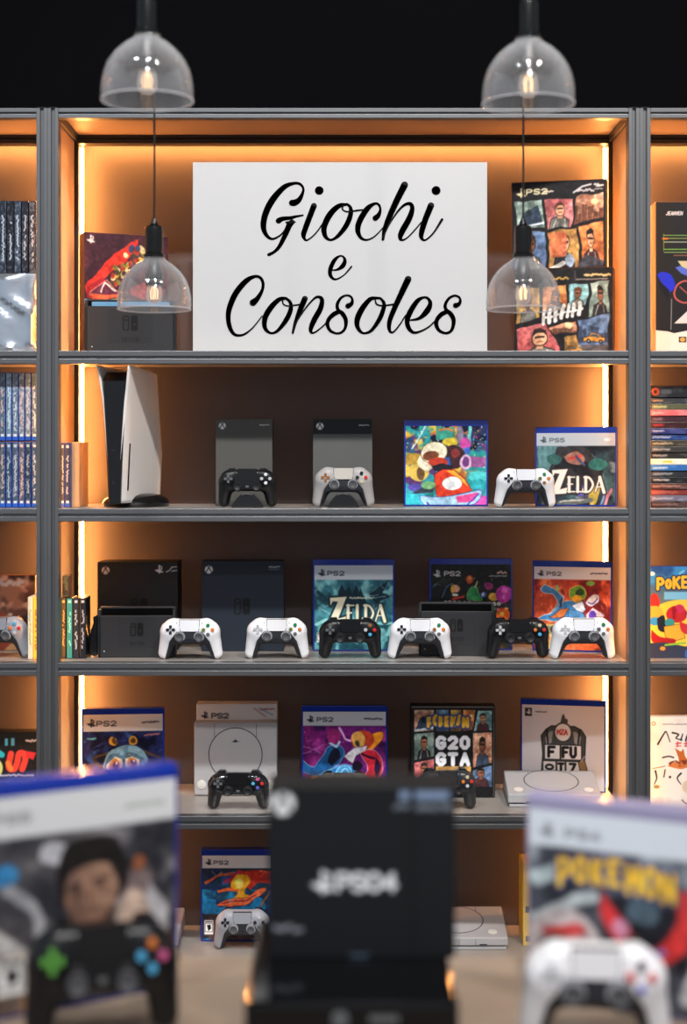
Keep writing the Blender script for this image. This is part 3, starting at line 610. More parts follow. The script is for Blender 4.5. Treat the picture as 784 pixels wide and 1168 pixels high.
def art_face(w, h):                                # large blurred cover with an unnamed man's face
    c = Cv(w, h, 150, (72, 70, 74), 19); c.warp(.022, 7); c.cloud((44,44,50), 3, .45, .6); c.cloud((140,136,138), 4, .55, .68, .8)
    c.line([(.42,.26),(.6,.36),(.72,.5)], .09, (176,176,182), smooth=True); c.line([(.02,.5),(.2,.64),(.36,.78)], .11, (170,168,166), smooth=True); c.line([(.2,.36),(.34,.5),(.36,.6)], .05,(160,160,164),smooth=True); c.line([(.8,.44),(.92,.56),(.93,.72)], .08, (186,184,188), smooth=True); c.cloud((120,104,104),4,.5,.66,mask=np.maximum(.7-c.X, c.Y-.5)); c.ell(.2,.34,.09,.05,(50,120,170)); c.ell(.13,.74,.12,.09,(96,84,100)); c.ell(.1,.86,.06,.05,(186,120,70)); c.ell(.14,.7,.05,.03,(170,160,90))
    c.Y = c.Y+.25; c.X = c.X+.02; c.X = (c.X-.62)/.84+.62; c.Y = (c.Y-.72)/.9+.72
    c.poly([(.36,1.2),(.44,.98),(.5,.9),(.74,.9),(.84,1.0),(.92,1.2)], (40,38,42), smooth=True); c.poly([(.45,.72),(.44,.58),(.5,.48),(.62,.44),(.74,.49),(.79,.6),(.78,.74),(.7,.8),(.5,.8)], (34,30,32), smooth=True)
    c.poly([(.48,.62),(.56,.56),(.7,.56),(.76,.66),(.75,.82),(.68,.95),(.58,.96),(.5,.84)], (156,120,100), smooth=True); c.poly([(.48,.62),(.56,.58),(.6,.8),(.58,.94),(.5,.84)], (120,92,80), smooth=True)
    c.line([(.51,.672),(.58,.665)], .014, (60,44,38)); c.line([(.65,.665),(.72,.655)], .014, (60,44,38)); c.ell(.55,.695,.02,.011,(44,32,28)); c.ell(.685,.685,.02,.011,(44,32,28)); c.ell(.49,.74,.02,.04,(150,112,94)); c.line([(.63,.68),(.62,.77),(.65,.79)], .02,(120,86,72)); c.line([(.57,.86),(.7,.855)], .028,(90,52,48)); c.poly([(.5,.84),(.6,.9),(.74,.83),(.7,.97),(.58,.98)], (70,54,50), a=.6)
    c.poly([(.46,.64),(.5,.5),(.62,.45),(.74,.5),(.78,.6),(.66,.55),(.56,.57)], (28,25,27), smooth=True); c.poly([(.44,.62),(.47,.5),(.55,.44),(.66,.42),(.77,.48),(.82,.6),(.8,.72),(.77,.64),(.745,.585),(.68,.565),(.6,.575),(.53,.60),(.495,.64),(.475,.72)], (26,22,22), smooth=True); c.poly([(.5,.8),(.56,.86),(.68,.86),(.75,.78),(.72,.94),(.62,.99),(.53,.94)], (50,38,36), a=.75); c.ell(.88,.6,.04,.04,(150,90,60)); c.ell(.86,.86,.1,.14,(190,166,150)); c.poly([(.3,1.15),(.42,1.0),(.8,1.0),(.95,1.15),(.95,1.3),(.3,1.3)], (52,50,56)); c.cloud((150,110,80),5,.5,.62,.7,mask=np.maximum(c.X-.4,.95-c.Y)); c.ell(.95,.26,.04,.02,(110,140,100))
    c.header(.178, (206,207,209), (128,127,132), 'PS5', right=False, size=.8); c.marks(.76,.1,.95,.025,(150,160,150)); c.rating(.18,.68,.13,.16)
    return c
def art_yellowword(w, h):                          # large blurred cover under a yellow title word
    c = Cv(w, h, 150, (70, 74, 84), 20); c.warp(.022, 7); c.cloud((36,38,46), 3, .46, .6); c.cloud((150,160,168), 4, .54, .66)
    c.line([(.04,.3),(.34,.2)], .07, (170,186,190)); c.line([(.04,.48),(.3,.36)], .06, (180,190,194)); c.line([(.9,.32),(.7,.75)], .07, (190,198,198)); c.ell(.47,.3,.05,.03,(200,70,80)); c.ell(.83,.34,.05,.03,(170,60,80)); c.ell(.5,.5,.08,.05,(190,200,215))
    K = (34,36,44); c.Y = c.Y+.2
    c.ell(.55,.62,.2,.14,K); c.ell(.52,.6,.08,.06,(80,100,114)); c.poly([(.34,.52),(.4,.6),(.5,.74),(.42,.76),(.34,.66)], (206,56,60), smooth=True); c.poly([(.66,.48),(.74,.5),(.74,.66),(.64,.8),(.46,.9),(.42,.84),(.58,.74),(.66,.62)], (206,56,56), smooth=True); c.line([(.42,.84),(.6,.76)], .03,(120,120,190)); c.ell(.42,.68,.04,.04,(220,150,180))
    c.ell(.16,.78,.17,.15,(196,184,186)); c.line([(.08,.74),(.24,.72)], .05,(190,70,70)); c.line([(.1,.82),(.26,.84)], .03,(120,90,96))
    c.ell(.92,.78,.16,.14,(182,46,56)); c.text(.84,.73,.1,'ZA',(226,190,196),w=.028,sx=.6,gap=.3)
    c.flat()
    for col, g in (((52,62,130), .05), ((244,194,60), .027)):
        x = .14
        for k, ch in enumerate('POKEMON'): c.text(x, .195+.003*k+(.015 if k in (0,6) else 0)-(.01 if k == 3 else 0), .10 if k in (1,2,3) else .115, ch, col, w=g, sx=.40); x += .077
    c.header(.16, (212,220,230), (120,124,136), 'PS4', right=False, dy=.01, size=.85)
    return c
def plain(w, h, base, seed, fn, n=150):
    c = Cv(w, h, n, base, seed); fn(c); return c
def spine(w, h, base, ink, seed, band=None, bandc=(40,90,190), blot=None, n=18):
    c = Cv(w, h, n, base, seed); a = c.asp
    if blot: c.cloud(blot, 2, .5, .65, .8)
    y = a*.2
    while y < a*.82:
        l = c.r.uniform(.1, .5); 
        if c.r.random() < .75: c.line([(.5+c.r.uniform(-.18,.18), y), (.5+c.r.uniform(-.2,.2), y+l)], .26, ink, .85)
        y += l+.18
    if band:
        for b in band:
            if b == 'b': c.rect(-1, a*.94, 2, a+1, bandc); c.rect(.2, a*.905, .8, a*.945, (214,220,226))
            else: c.rect(.22, a*.03, .78, a*.075, ink)
    return c
# ------------------------------------------------------------------ the room
def structure(name, mb, m):
    o = obj(name, mb, m); o['kind'] = 'structure'; return o
structure('floor', MB().box(-5, 5, -2.5, 4.6, -0.1, 0), M_FLOOR)
structure('wall_back', MB().box(-5, 5, 4.45, 4.6, 0, 5.6), M_WALL)
structure('ceiling', MB().box(-5, 5, -2.5, 4.6, 5.6, 5.7), M_WALL)

# ------------------------------------------------------------------ shelving: three open bays of aluminium profile
def make_bay(label):
    t = thing('shelving_unit', label, 'shelf', (0, Y0, 0), group=None)
    W = POST
    def post_poly(front):
        g = 0.0045; d = 0.009
        a = [(0,0),(W*.34,0),(W*.34,.003),(W*.3,.004),(W*.3,d),(W*.7,d),(W*.7,.004),(W*.66,.003),(W*.66,0),(W,0),(W,.04),(0,.04)]
        return a
    for sx in (-1, 1):
        for y in (0.0, 0.30):
            x0 = INNER if sx > 0 else -INNER-W
            p = [(x0+q[0], y+q[1]) for q in post_poly(True)]
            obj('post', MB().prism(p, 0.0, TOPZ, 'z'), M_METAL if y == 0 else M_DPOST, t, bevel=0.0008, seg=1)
            cap = MB().box(x0+.002, x0+W-.002, y+.002, y+.038, TOPZ, TOPZ+.003)
            obj('post_cap', cap, M_CASEBLK, t)
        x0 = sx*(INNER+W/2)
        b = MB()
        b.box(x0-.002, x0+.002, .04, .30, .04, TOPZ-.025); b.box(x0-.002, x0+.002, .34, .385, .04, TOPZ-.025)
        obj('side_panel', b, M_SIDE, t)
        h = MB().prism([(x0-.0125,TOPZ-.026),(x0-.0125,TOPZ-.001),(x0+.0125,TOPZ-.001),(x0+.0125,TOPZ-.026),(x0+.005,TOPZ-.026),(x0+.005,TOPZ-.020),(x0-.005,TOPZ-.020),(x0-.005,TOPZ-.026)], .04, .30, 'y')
        obj('top_side_rail', h, M_METAL, t)
    def rail(zt, h, y=0.0, d=.03):
        g = h*.42
        return MB().prism([(y,zt),(y,zt-g),(y+.003,zt-g-.001),(y+.007,zt-g-.001),(y+.007,zt-g-h*.16),(y+.003,zt-g-h*.16),(y,zt-g-h*.16-.001),(y,zt-h),(y+d,zt-h),(y+d,zt)], -INNER, INNER, 'x')
    for k, z in enumerate(SHELFZ):
        obj('shelf', MB().box(-INNER, INNER, .03, .383, z-.02, z), M_SHELF, t)
        obj('shelf_rail', rail(z, .0344), M_METAL, t, bevel=0.0012)
        top = (SHELFZ[k-1]-.0205) if k else TOPZ-.034
        for sx in (-1, 1):
            x = sx*(INNER-.0042)
            obj('led_strip', MB().box(x-.0021, x+.0021, .338, .346, z+.001, top), M_LED, t)
            x = sx*(INNER+.0055)
            obj('added_post_strip', MB().box(x-.003, x+.003, .0405, .0435, z+.001, top), M_ADDED_LED, t)  # added strip, unseen behind the front post, lights the side panel
    obj('front_top_beam', rail(TOPZ, .0265), M_METAL, t, bevel=0.0012)
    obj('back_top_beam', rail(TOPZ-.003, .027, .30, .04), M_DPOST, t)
    obj('led_strip', MB().box(-INNER+.012, INNER-.012, .344, .350, TOPZ-.020, TOPZ-.015), M_LED, t)
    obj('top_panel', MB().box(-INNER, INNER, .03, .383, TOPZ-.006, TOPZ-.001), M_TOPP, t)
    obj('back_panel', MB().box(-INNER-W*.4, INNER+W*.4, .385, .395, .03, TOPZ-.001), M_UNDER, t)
    obj('plinth', MB().box(-INNER, INNER, .02, .37, 0, .12), M_CASEBLK, t)
    return t
bay = make_bay('grey metal shelving bay in the middle, holding the white sign and the consoles')
b2 = copy_tree(bay); b2.location.x = -PITCH; b2['label'] = 'grey metal shelving bay cut off by the left edge, holding upright blue game cases'
b3 = copy_tree(bay); b3.location.x = PITCH; b3['label'] = 'grey metal shelving bay cut off by the edge, holding the flat pile of cases'

# ------------------------------------------------------------------ the sign
SY = 3.99
def make_sign():
    w = (556-220)/F_PX*SY; h = PZ(185, SY)-ROWZ[0]
    xc = PX(388, SY)
    t = thing('sign', 'white board sign lettered Giochi e Consoles in black script on the top shelf', 'sign', (xc, SY, ROWZ[0]))
    obj('board', MB().box(-w/2, w/2, 0, .012, 0, h), M_BOARD, t, bevel=.001)
    S = []   # strokes traced in photo pixels: (x, y, width)
    def st(pts, ox, oy, k): S.append([(ox+p[0]/k, oy+p[1]/k, p[2]/k) for p in pts])
    A = (290,195,6.533); B = (400,195,6.533); E = (340,280,8.711); C = (250,300,7.84); D = (340,300,7.84); G = (430,300,7.84)
    st([(283,238,42),(305,236,42),(335,215,34),(362,165,20),(366,130,16),(345,100,18),(300,92,20),(225,120,34),(145,205,43),(90,305,42),(69,400,38),(85,468,28),(130,507,17),(185,487,13),(222,450,10),(245,405,10)], *A)
    st([(282,382,36),(262,405,40),(235,470,34),(190,560,26),(150,603,20),(110,624,22)], *A); st([(240,384,14),(306,381,10)], *A)
    st([(182,372,38),(210,357,30),(270,350,24),(320,338,16),(363,331,12)], *A)
    st([(446,260,38),(400,380,37),(370,465,34),(374,502,20),(395,516,12),(450,475,10),(500,410,10),(530,360,10)], *A); st([(485,146,56),(486,146,56)], *A)
    st([(690,250,16),(630,262,32),(565,325,40),(523,415,38),(530,485,28),(572,514,16),(630,480,26),(690,400,34),(720,320,32),(716,270,22),(690,247,16)], *A)
    st([(660,262,12),(660,288,11),(690,304,11),(730,300,12),(784,293,13)], *A)
    st([(0,300,14),(40,297,12),(90,290,12)], *B)
    st([(185,352,38),(208,330,30),(222,290,16),(212,254,16),(180,244,18),(122,285,36),(68,375,38),(54,440,34),(75,495,22),(120,514,14),(180,488,10),(245,420,8)], *B)
    st([(403,105,46),(350,210,42),(295,330,38),(255,430,28),(242,511,18)], *B)
    st([(242,500,10),(285,405,10),(350,305,14),(405,252,18),(446,246,24),(460,280,30),(440,350,38),(390,440,40),(371,487,32),(380,514,16),(420,500,10),(480,440,10),(525,385,9)], *B)
    st([(600,258,42),(555,370,39),(528,468,34),(534,506,20),(562,513,12),(620,460,12),(682,363,18)], *B); st([(637,146,58),(638,146,58)], *B)
    st([(340,246,10),(395,238,22),(445,203,40),(466,155,32),(452,114,18),(415,105,16),(365,145,34),(326,222,38),(320,285,34),(345,326,24),(385,335,17),(450,300,12),(500,250,14),(532,210,16)], *E)
    st([(303,355,54),(345,315,38),(385,245,26),(394,185,24),(372,135,24),(322,120,24),(240,162,42),(150,270,47),(97,390,44),(82,480,38),(95,570,35),(130,632,26),(180,648,20),(240,630,16),(310,570,12),(385,475,10)], *C)
    st([(600,316,22),(540,325,34),(470,390,44),(415,480,44),(406,560,36),(430,608,26),(475,628,18),(530,600,26),(600,510,38),(640,420,36),(638,355,26),(600,316,20)], *C)
    st([(568,335,12),(576,368,12),(620,384,12),(722,372,14)], *C)
    st([(62,320,46),(22,415,42),(-22,530,28),(-46,625,18)], *D)
    st([(-42,590,10),(0,505,12),(80,390,14),(150,315,18),(192,305,24),(216,335,34),(200,410,42),(145,510,44),(115,588,34),(125,625,18),(165,612,14),(240,550,12),(268,510,12)], *D)
    st([(447,385,42),(478,365,32),(487,330,20),(470,298,18),(430,290,16),(382,315,22),(352,370,26),(360,420,28),(400,455,34),(428,510,33),(423,580,24),(390,620,20),(345,629,18),(290,605,24),(264,550,30),(278,500,32),(320,458,36),(358,440,32)], *D)
    st([(735,314,18),(690,314,24),(645,325,34),(580,400,44),(535,490,46),(530,560,36),(560,613,24),(600,628,18),(660,600,26),(730,500,36),(768,400,34),(766,350,26),(735,314,18)], *D)
    st([(692,330,12),(704,368,13),(750,382,13),(800,378,13),(855,370,16)], *D)
    st([(280,145,52),(230,250,47),(165,390,42),(120,500,38),(109,570,32),(122,616,20),(155,612,14),(210,545,12),(255,470,10)], *G)
    st([(300,511,12),(380,494,26),(448,430,46),(478,365,34),(460,320,22),(420,308,18),(360,342,36),(292,450,44),(272,520,38),(286,582,34),(330,622,22),(390,611,16),(460,575,14),(515,525,12)], *G)
    st([(705,380,42),(735,366,30),(747,332,20),(730,302,18),(690,293,18),(642,320,22),(612,375,26),(622,420,28),(660,455,36),(687,510,34),(678,580,26),(650,618,22),(605,626,20),(555,600,26),(532,550,33),(542,500,33),(580,458,36),(618,440,32)], *G)
    mb = MB(); zoff = 0.0
    for s in S:
        c = catmull(s, 7)
        pts = [Vector((PX(a, SY)-xc, 0, PZ(b, SY)-ROWZ[0])) for a, b, _ in c]; ws = [float(max(q*1.14, 1.0)/F_PX*SY/2) for _, _, q in c]
        yf = -.0006-zoff; zoff += .00003
        vs = []; fs = []; n = len(pts)
        for i in range(n):
            d = (pts[min(i+1,n-1)]-pts[max(i-1,0)]); d = d.normalized() if d.length > 0 else Vector((1,0,0))
            nn = Vector((-d.z, 0, d.x))
            for sg in (1, -1):
                q = pts[i]+sg*ws[i]*nn; vs.append((q.x, yf, q.z))
        for i in range(n-1): fs.append((2*i, 2*i+2, 2*i+3, 2*i+1))
        mb.add(vs, fs)
        for i in range(0, n, 2) if n > 3 else (0, n-1):
            q = pts[i]; r = ws[i]
            mb.add([(q.x+r*math.cos(a), yf, q.z+r*math.sin(a)) for a in np.linspace(0, 2*math.pi, 20, endpoint=False)], [tuple(range(20))])
        q = pts[-1]; r = ws[-1]
        mb.add([(q.x+r*math.cos(a), yf, q.z+r*math.sin(a)) for a in np.linspace(0, 2*math.pi, 20, endpoint=False)], [tuple(range(20))])
    obj('lettering', mb, M_INK, t)
make_sign()

# ------------------------------------------------------------------ smooth bodies from signed distances (surface nets)
def surface_nets(f, lo, hi, step):
    n = [int(math.ceil((hi[i]-lo[i])/step))+1 for i in range(3)]
    ax = [lo[i]+np.arange(n[i])*step for i in range(3)]
    X, Y, Z = np.meshgrid(*ax, indexing='ij'); D = f(X, Y, Z); G = np.stack([X, Y, Z], -1)
    nx, ny, nz = D.shape
    S = D < 0
    cs = [(a,b,c) for a in (0,1) for b in (0,1) for c in (0,1)]
    sl = lambda A, o: A[o[0]:nx-1+o[0], o[1]:ny-1+o[1], o[2]:nz-1+o[2]]
    cnt = sum(sl(S, o).astype(int) for o in cs); act = (cnt > 0) & (cnt < 8)
    acc = np.zeros((nx-1, ny-1, nz-1, 3)); num = np.zeros((nx-1, ny-1, nz-1))
    for i in range(8):
        for j in range(i+1, 8):
            if sum(abs(cs[i][k]-cs[j][k]) for k in range(3)) != 1: continue
            a, b = sl(D, cs[i]), sl(D, cs[j]); cr = (a < 0) != (b < 0)
            t = np.where(cr, a/np.where(cr, a-b, 1), 0)
            p = sl(G, cs[i])+(sl(G, cs[j])-sl(G, cs[i]))*t[..., None]
            acc += p*cr[..., None]; num += cr
    idx = -np.ones(act.shape, int); idx[act] = np.arange(act.sum())
    V = acc[act]/num[act][:, None]
    F = []
    for d in range(3):
        o = [0,0,0]; o[d] = 1
        a = S; e = np.zeros_like(S)
        sA = [slice(None)]*3; sB = [slice(None)]*3; sA[d] = slice(0, -1); sB[d] = slice(1, None)
        ch = S[tuple(sA)] != S[tuple(sB)]; ins = S[tuple(sA)]
        u, v = [(1,2),(2,0),(0,1)][d]
        I = np.argwhere(ch)
        I = I[(I[:,u] > 0) & (I[:,v] > 0) & (I[:,u] < n[u]-1) & (I[:,v] < n[v]-1)]
        fl = ins[tuple(I.T)]
        def q(du, dv):
            J = I.copy(); J[:,u] += du; J[:,v] += dv; return idx[tuple(J.T)]
        quad = np.stack([q(-1,-1), q(0,-1), q(0,0), q(-1,0)], 1)
        quad[~fl] = quad[~fl][:, ::-1]; F.append(quad)
    return V, np.concatenate(F)
def smin(a, b, k):
    h = np.clip(.5+.5*(b-a)/k, 0, 1); return b*(1-h)+a*h-k*h*(1-h)
def sd_cap(X, Y, Z, a, b, ra, rb):
    a = np.array(a); b = np.array(b); e = b-a
    t = np.clip(((X-a[0])*e[0]+(Y-a[1])*e[1]+(Z-a[2])*e[2])/(e@e), 0, 1)
    return np.sqrt((X-a[0]-e[0]*t)**2+(Y-a[1]-e[1]*t)**2+(Z-a[2]-e[2]*t)**2)-(ra+(rb-ra)*t)
def sd_rbox(X, Y, Z, c, h, r):
    qx = np.abs(X-c[0])-h[0]+r; qy = np.abs(Y-c[1])-h[1]+r; qz = np.abs(Z-c[2])-h[2]+r
    return np.sqrt(np.maximum(qx,0)**2+np.maximum(qy,0)**2+np.maximum(qz,0)**2)+np.minimum(np.maximum(qx,np.maximum(qy,qz)),0)-r
def sense_body(X, Y, Z):
    x = np.abs(X)
    d = sd_rbox(x, Y, Z, (0,.002,.0735), (.056,.020,.0325), .014)
    d = smin(d, sd_cap(x, Y*1.12, Z, (.046,.0,.083), (.050,.0,.078), .0235, .0245), .010)
    d = smin(d, sd_cap(x, Y, Z, (.0535,.003,.070), (.0685,.012,.0172), .0245, .0162), .012)
    return np.maximum(d, .0004-Z)
def shock_body(X, Y, Z):
    x = np.abs(X)
    d = sd_rbox(x, Y, Z, (0,.002,.0745), (.058,.019,.0300), .013)
    d = smin(d, sd_cap(x, Y*1.15, Z, (.053,.0,.080), (.054,.0,.076), .0235, .0245), .008)
    d = smin(d, sd_cap(x, Y, Z, (.0600,.003,.068), (.0680,.013,.0165), .0215, .0160), .012)
    return np.maximum(d, .0004-Z)
def core_region(X, Z):
    x = np.abs(X)
    b = np.interp(Z, [-.01, 0, .02, .05, .062, .072, .078], [.068, .0665, .0615, .0525, .0435, .036, .030])
    return np.maximum(x-b, Z-.0755)
def sense_shell(X, Y, Z): return np.maximum(sense_body(X, Y, Z)-.0012, -core_region(X, Z))
MESH = {}
def cached(key, fn):
    if key not in MESH: MESH[key] = fn()
    return MESH[key]
def net_mesh(name, f, step=.0022):
    V, F = surface_nets(f, (-.093,-.032,-.004), (.093,.036,.115), step)
    me = bpy.data.meshes.new(name); me.from_pydata(V.tolist(), [], F.tolist()); me.shade_smooth(); return me
def inst(name, key, fn, m, parent):
    """part whose mesh is shared by every controller with the same look"""
    def mk():
        o = fn(); return o
    me = cached(key, lambda: fn())
    if (key, m.name) not in MESH:
        c = me.copy(); c.materials.clear(); c.materials.append(m); MESH[(key, m.name)] = c
    o = bpy.data.objects.new(name, MESH[(key, m.name)]); COL.objects.link(o); o.parent = parent; return o
def mb_mesh(mb, smooth=40):
    o = obj('tmp', mb, M_INK, None, smooth); me = o.data; bpy.data.objects.remove(o); return me
def front_y(f, x, z):
    y = -.06
    for _ in range(60):
        d = float(f(np.array([x]), np.array([y]), np.array([z]))[0])
        if d < .00005: break
        y += max(d*.7, .0001)
    return y
def make_controller(label, loc, rotz=0, kind='sense', shell=None, core=None, pad=None, dpad='dark', btn=('green','orange','blue','olive'), stick=None, rim=None, scale=(1,1,1), group=None):
    t = thing('game_controller', label, 'controller', loc, rotz, group); t.scale = scale
    f = sense_body if kind == 'sense' else shock_body
    core = core or M_COREP; shell = shell or M_WHITEP
    inst('body', kind+'body', lambda: net_mesh('controller_body', f), core if kind == 'sense' else shell, t)
    if kind == 'sense':
        inst('shell', 'shell', lambda: net_mesh('controller_shell', sense_shell, .0019), shell, t)
    off = .0014 if kind == 'sense' else .0
    # touchpad with its dark seam
    def padm(g, y0, y1, zlo=.0765):
        def go():
            w1, w2, z1, z0 = .0262+g, .0232+g, .1068+(g*.4), zlo-g
            return mb_mesh(MB().prism([(-w1,z1),(w1,z1),(w1-.0004,z0+.010),(w2,z0+.001),(w2-.003,z0),(-w2+.003,z0),(-w2,z0+.001),(-w1+.0004,z0+.010)], y0, y1, 'y'))
        return go
    yb = front_y(f, 0, .09)
    zl = .0765 if kind == 'sense' else .0735
    inst('touchpad_seam', kind+'seam', padm(.0011, yb-off-.0005, yb+.008, zl), M_SEAM if kind == 'sense' else M_CASEBLK, t)
    inst('touchpad', kind+'pad', padm(0, yb-off-.0012, yb+.006, zl), pad or shell, t)
    px, pz = (.0495, .0815) if kind == 'sense' else (.0530, .0795)
    if kind == 'shock':
        for sx in (-1, 1):
            yp = front_y(f, px, pz)
            inst('button_pod', 'pod%d' % sx, lambda: mb_mesh(MB().lathe([(0,.0022),(.0155,.0022),(.0172,.0008),(.0176,-.006),(0,-.006)], (sx*px, yp, pz), '-y', 28)), M_BLACKP if shell is M_BLACKP else shell, t)
        off = .0022
    sx_, sz_ = (.0255, .0625) if kind == 'sense' else (.0265, .0580)
    ys = front_y(f, sx_, sz_)
    for sx in (-1, 1):
        o = inst('thumbstick', kind+'stick%d' % sx, lambda: mb_mesh(MB().lathe([(.0138,-.004),(.0142,.0022),(.0132,.0034),(.0105,.0026),(.0075,.004),(.0060,.0085),(.0,.0085)], (sx*sx_, ys, sz_), '-y', 28)), rim or (M_STICKRIM if kind == 'sense' else M_STICKBLK), t)
        inst('stick_cap', kind+'cap%d' % sx, lambda: mb_mesh(MB().lathe([(0,.0080),(.0085,.0082),(.0108,.0098),(.0112,.0125),(.0100,.0140),(.0085,.0135),(.006,.0120),(0,.0115)], (sx*sx_, ys, sz_), '-y', 28), 60), stick or (M_RUBBER if kind == 'sense' else M_STICKBLK), o)
    yd = front_y(f, px, pz)-off
    def dpadm():
        mb = MB()
        for k in range(4):
            a = R(90*k); c, s = math.cos(a), math.sin(a)
            pts = [(.0016,0),(.0052,-.0036),(.0108,-.0036),(.0118,-.0026),(.0118,.0026),(.0108,.0036),(.0052,.0036)]
            mb.prism([(-px+p[0]*c-p[1]*s, pz+p[0]*s+p[1]*c) for p in pts], yd-.0022, yd+.004, 'y')
        return mb_mesh(mb, 30)
    inst('direction_pad', kind+'dpad', dpadm, BT[dpad], t)
    for k, (dx, dz) in enumerate(((0,.0118),(.0118,0),(0,-.0118),(-.0118,0))):
        inst('face_button', kind+'fb%d' % k, lambda: mb_mesh(MB().lathe([(0,.0026),(.0038,.0024),(.0048,.0014),(.0048,-.004),(0,-.004)], (px+dx, yd, pz+dz), '-y', 18)), BT[btn[k]], t)
    for sx in (-1, 1):
        yo = front_y(f, .0345, .097)-off
        inst('option_button', kind+'opt%d' % sx, lambda: mb_mesh(MB().prism(rrect(.0024, .0066, .0011, 3, sx*.0335, .0985), yo-.0006, yo+.004, 'y')), BT['silver'] if kind == 'sense' else BT['dark'], t)
        def trg():
            mb = MB().prism([(.0315,.100),(.036,.1085),(.052,.1082),(.063,.099),(.060,.092),(.036,.094)], .004, .026, 'y')
            if sx < 0: mb.v = [(-a, b, c) for a, b, c in mb.v]
            return mb_mesh(mb, 20)
        inst('trigger', kind+'trg%d' % sx, trg, M_CASEBLK, t)
    yh = front_y(f, 0, .0585)
    inst('home_button', kind+'home', lambda: mb_mesh(MB().prism([(-.004,.0605),(.004,.0605),(.0052,.0575),(.0028,.0548),(-.0028,.0548),(-.0052,.0575)], yh-.0014, yh+.003, 'y')), BT['dark'] if kind == 'sense' else BT['grey'], t)
    return t
def make_stand(label, loc):
    t = obj('controller_stand', MB().prism([(-.043,0),(.043,0),(.038,.010),(.028,.024),(.016,.0345),(0,.0385),(-.016,.0345),(-.028,.024),(-.038,.010)], -.004, .040, 'y'), M_CASEBLK, None, None, .002)
    t.location = loc; tag(t, label, 'stand'); return t

# ------------------------------------------------------------------ cartons and game cases
def make_case(label, loc, w, h, d, art, rotz=0, shell=None, name='game_case', cat='game case', inset=.0045, tilt=0, side=None, side_col=None, artm=None, bevel=.0018):
    t = thing(name, label, cat, loc, rotz)
    sh = obj('case_shell' if name == 'game_case' else 'carton', MB().box(-w/2, w/2, 0, d, 0, h), shell or M_BLUECASE, t, None, bevel, 3)
    if art is not None:
        aw, ah = w-2*inset, h-2*inset-(.012 if name == 'game_case' else 0)
        c = art(aw, ah)
        c.mesh('cover_art', artm or (ART if name == 'game_case' else ARTM), t, (-w/2+inset, -.0006, inset))
    if side is not None:
        s = side(d-.004, h-.006)
        s.mesh('side_art', artm or ART, t, (w/2+.0006, .002, .003), (0, 0, R(90)))
    return t
def span(px0, px1, Y): return PX((px0+px1)/2, Y), (px1-px0)/F_PX*Y
def row_case(row, px0, px1, pyt, Y, d, art, label, **k):
    x, w = span(px0, px1, Y); rz = k.get('rotz', 0)
    w = w/math.cos(abs(rz))
    return make_case(label, (x, Y, ROWZ[row]), w, PZ(pyt, Y)-ROWZ[row], d, art, **k)

# ---- top shelf
kb = row_case(0, 99, 190, 267, 4.150, .060, art_kartbox, 'maroon toy carton with a red streak, behind the dock under the hanging lamp', rotz=R(22), shell=M_BROWNCARD, name='carton_box', cat='box', inset=.001)
ca = (4.09)
cb_ = row_case(0, 588, 697, 306, 4.07, .060, art_comic_b, 'black comic-panel box at the bottom of the stack of two beside the sign', rotz=R(-15), shell=M_BROWNCARD, name='carton_box', cat='box', inset=.001)
hb = PZ(306, 4.07)-ROWZ[0]
x, w = span(586, 690, 4.07)
make_case('black comic-panel box on top of the stack of two beside the sign', (x-.001, 4.072, ROWZ[0]+hb+.0005), w/math.cos(R(15)), PZ(206, 4.07)-ROWZ[0]-hb, .05, art_comic_a, rotz=R(-14), shell=M_BROWNCARD, name='carton_box', cat='box', inset=.001)

# ---- docking stations
def make_dock(label, loc, w, h, rotz=0, tablet=None, grip=False, small=False):
    t = thing('docking_station', label, 'console dock', loc, rotz)
    d = .052
    fr = MB().prism(rrect(w, h-.017, .004, 4, 0, (h-.017)/2), 0, .010, 'y'); obj('front_wall', fr, M_DOCK, t, 40, .0015)
    bk = MB().prism(rrect(w, h+.004, .006, 4, 0, (h+.004)/2), .030, d, 'y'); obj('slot_lining', MB().box(-w/2+.008, w/2-.008, .0285, .0298, .004, h-.0005), M_SLOT, t); obj('back_wall', bk, M_DOCK, t, 40, .0015)
    for sx in (-1, 1):
        obj('end_wall', MB().box(sx*w/2-.007*(sx > 0), sx*w/2+.007*(sx < 0), 0, .036, .001, h-.001), M_DOCK, t)
    obj('slot_floor', MB().box(-w/2+.007, w/2-.007, .010, .030, .001, h-.022), M_SLOT, t)
    c = Cv(w*.5, h*.62, 110, (42, 43, 46), 3)
    c.sw(.5, .3, .34, (14, 15, 16), (42, 43, 46)); c.text(.32, .62, .085, 'SWITCH', (27, 28, 30), w=.02, sx=.45, gap=.32)
    for a in [c]: pass
    c.mesh('logo_print', ARTM, t, (-w*.25, -.0004, h*.20))
    obj('indicator_lamp', MB().lathe([(0,.0006),(.0018,.0006),(.0018,-.001),(0,-.001)], (-w*.42, 0, h*.13), '-y', 10), BT['silver'], t)
    if tablet:
        obj('tablet', MB().prism(rrect(w*.86, h-.008, .004, 4, 0, (h-.008)/2+.004), .0135, .0265, 'y'), tablet, t, 40, .001)
    if grip:
        g = MB().prism([(-w/2-.001,h*.86),(-w/2-.012,h*.86),(-w/2-.016,h*.80),(-w/2-.013,h*.72),(-w/2-.021,h*.55),(-w/2-.028,h*.12),(-w/2-.024,h*.03),(-w/2-.008,h*.015),(-w/2-.001,h*.05)], .012, .040, 'y')
        obj('side_grip', g, M_CASEBLK, t, None, .004, 3)
    return t
M_TABBLUE = mat('blue tablet edge', (96, 150, 190), 0.35)
x, w = span(97, 200, 4.03)
